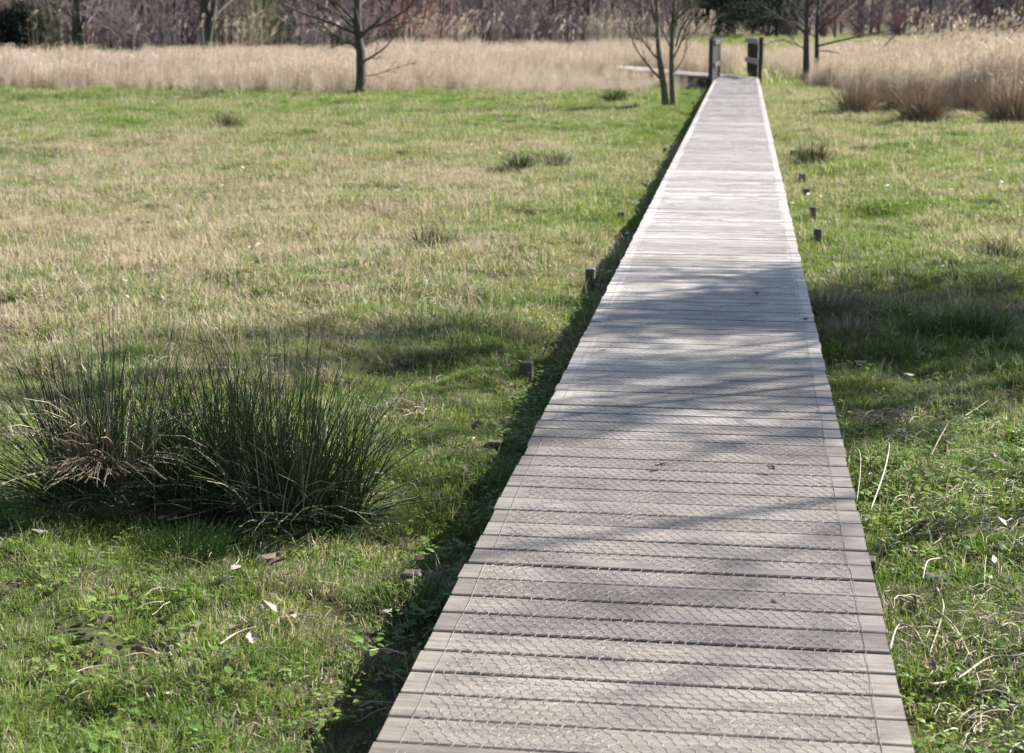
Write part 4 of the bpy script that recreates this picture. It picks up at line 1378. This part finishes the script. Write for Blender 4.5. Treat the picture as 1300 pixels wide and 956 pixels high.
# small broad-leaved weeds and ivy among the near grass
wv = []
for k in range(4):
    n = 7; V = []; F = []; C = []; A = []
    for i in range(n):
        a = r.random() * 6.28; L = r.uniform(.012, .030); W = L * r.uniform(.5, .8); e = r.uniform(.01, .05); rr0 = r.uniform(0, .03)
        d = np.array([math.cos(a), math.sin(a)]); s = np.array([-d[1], d[0]])
        tl = r.uniform(-.3, .5)
        for (u, w) in ((0, 0), (.35, -.5), (.75, -.4), (1, 0), (.75, .4), (.35, .5)):
            p = d * (rr0 + u * L) + s * w * W
            V.append((p[0], p[1], e + u * L * tl + abs(w) * .006))
        F += list(range(i * 6, i * 6 + 6)); C.append(6); A += [r.random()] * 6
    wv.append((np.array(V), np.array(F), np.array(C), np.array(A)))
x, y, xc, zc = wedge(14000, 3.2, 11, .8, r)
pr = np.where(x > 0, np.clip(fbm(x, y, 2.0, 71) * 3 - 1.0, 0, 1) * np.where(zc < 7.5, 1, .3), np.clip(fbm(x, y, 2.5, 81) * 3 - 1.4, 0, 1) * np.where(zc < 6.5, .5, .1) + .5 * np.exp(-((x + .95) / .15) ** 2))
k_ = ~on_deck(x, y, 0.0) & (r.random(len(x)) < pr)
x, y = x[k_], y[k_]
scatter('low_weeds', np.stack([x, y, height(x, y) + .01], -1), r.random(len(x)) * 6.28, r.uniform(.5, 1.4, len(x)), r.integers(0, 4, len(x)), np.full(len(x), -.2), wv, M['grass'],
        'small broad leaved weeds and ivy low in the grass beside the boardwalk', 'weeds')


def stick(label, pix, rad, v, cat='stick', name='fallen_stick', lift=0.05, arch=0.0, grp=None):
    """a bent dead stem laid through ground points"""
    P = []
    for i, (px, py) in enumerate(pix):
        x, y = ground_at(px, py, lift)
        t = i / (len(pix) - 1)
        P.append((x, y, gz(x, y) + lift + arch * math.sin(math.pi * t)))
    P = np.array(P); o0 = P[0].copy()
    mb = MB(); PP = bez(P - o0, 14)
    mb.tubes(PP, np.linspace(rad, rad * .5, 14), 5, attr=v)
    o = mb.build(name, M['stick'], None, True); o.location = o0
    return tag(o, label, cat, grp)


G = 'pale dead stems right of the boardwalk'
stick('longest pale stick lying across the lower right corner', [(1180, 868), (1215, 860), (1255, 838), (1290, 842), (1330, 835)], .0048, .95, lift=.05, grp=G)
stick('pale thin stem bending down beside the longest stick at lower right', [(1187, 768), (1210, 800), (1232, 835), (1245, 868)], .003, .7, grp=G)
stick('pale hooked stem hard by the lower right deck edge', [(1130, 815), (1140, 792), (1160, 798), (1172, 812)], .0035, .9, arch=.03, grp=G)
stick('short pale stem angled above the reddish leaf', [(1172, 725), (1178, 705), (1195, 693)], .003, .9, arch=.02, grp=G)
stick('grey looping stem between deck and grass at lower right', [(1190, 735), (1198, 765), (1192, 795), (1180, 830)], .004, .8, grp=G)
stick('short tan stick at the right, left of the frame edge', [(1240, 760), (1250, 748), (1262, 737)], .003, .7, grp=G)
stick('slender arching brown stem close to the deck, left one of the arching pair', [(1072, 565), (1088, 585), (1092, 605), (1088, 628)], .003, .6, arch=.07, grp=G)
stick('pale arching stem near the deck, right one of the arching pair', [(1105, 640), (1122, 615), (1128, 590), (1126, 562)], .0035, .7, arch=.08, grp=G)
stick('thin brown stem leaning over leaf litter right of the deck', [(1180, 590), (1190, 565), (1203, 545), (1206, 535)], .003, .3, arch=.04, grp=G)
stick('faint straw stem lying flat in the right grass', [(1145, 627), (1165, 640), (1190, 652)], .002, .9, grp=G)
stick('small forked-looking twig at the upper right of the sticks', [(1225, 527), (1238, 520), (1255, 508)], .003, .4, arch=.02, grp=G)
stick('straight short stem standing near pale leaves on the right', [(1250, 738), (1251, 710), (1253, 690)], .002, .9, grp=G)
stick('short dark stick lying under a leaf at the lower left', [(278, 812), (300, 800), (325, 795)], .004, .3)
stick('pale curved straw lying in the bottom left grass', [(95, 838), (115, 832), (138, 828)], .002, .9)
stick('thin bleached stick lying in shade left of the boardwalk', [(466, 806), (490, 803), (515, 812)], .0035, .8)


def weed_stalk(label, px, py, H, lean, leafy=True, seed=0):
    x, y = ground_at(px, py)
    r = np.random.default_rng(seed)
    t = thing('weed_stalk', label, 'dead weed', (x, y, gz(x, y)), YAW)
    mb = MB()
    P = bez([(0, 0, 0), (lean * .3, 0, H * .35), (lean * .75, 0, H * .7), (lean, 0, H)], 12)
    mb.tubes(P, np.linspace(.0042, .0018, 12), 5, attr=.2)
    mb.build('stalk', M['stick'], t, True)
    if leafy:
        mb = MB()
        Q, QR = grow(P[None], np.linspace(.0042, .0018, 12)[None], 26, .15, 1, .10, .6, 3, .5, .1, .2, r, minr=.0012)
        mb.tubes(Q, QR, 3, attr=.35)
        mb.build('seed_head', M['stick'], t)


weed_stalk('thin bare dead stalk leaning left in the right grass', 1160, 412, 0.50, -0.17, False, 1)
weed_stalk('dark knobbly dead dock stalk at the base of the thin leaning one', 1143, 394, 0.10, 0.02, True, 2)
weed_stalk('brown seeded dead stalk leaning left, right of the thin bare one', 1216, 392, 0.34, -0.06, True, 3)
weed_stalk('dark dead stalk standing at the right edge of the photograph', 1294, 312, 0.36, 0.02, True, 4)
weed_stalk('dry dock stalk in the far grass right of the boardwalk', 1090, 212, 0.40, 0.05, True, 5)

# grass tuft things: taller clumps that stand out of the turf
r = np.random.default_rng(55)


def tuft(label, px, py, n, rad, l0, l1, mat, w=0.0028, sp=.6, dr=.9):
    x, y = ground_at(px, py)
    t_ = MB(); tussock_stems(t_, (0, 0, -.01), n, rad, l0, l1, sp, r, w, dr, nseg=4)
    o = t_.build('grass_tuft', M[mat], None); o.location = (x, y, gz(x, y))
    tag(o, label, 'grass tuft', 'taller tufts standing out of the turf')


tuft('bright green grass tuft growing in front of the tussocks', 235, 705, 420, .13, .07, .16, 'weed', .0018)
tuft('lush green grass tuft below the wide tussock', 300, 715, 260, .12, .06, .13, 'weed', .0018)
tuft('dry brown grass hummock hanging beside the right edge of the boardwalk', 1052, 400, 500, .16, .12, .24, 'brown_straw', .002, .7, 1.4)
tuft('second smaller dry hummock nearer along the right edge', 1075, 432, 350, .14, .10, .2, 'brown_straw', .002, .8, 1.4)
tuft('dark green grass clump in the shade at the right', 1240, 430, 420, .16, .10, .2, 'weed', .0022)
tuft('dark green grass clump behind the thin stalk at right', 1180, 432, 350, .14, .08, .16, 'weed', .0022)
tuft('green grass tuft at the left edge of the deck shadow', 560, 640, 260, .12, .06, .14, 'weed', .0018)
tuft('green grass tuft beside the low post at lower left', 520, 752, 260, .10, .06, .12, 'weed', .0018)
tuft('pale green clump at the foot of the meadow edge near the twin stems', 780, 132, 200, .22, .2, .36, 'weed', .006)
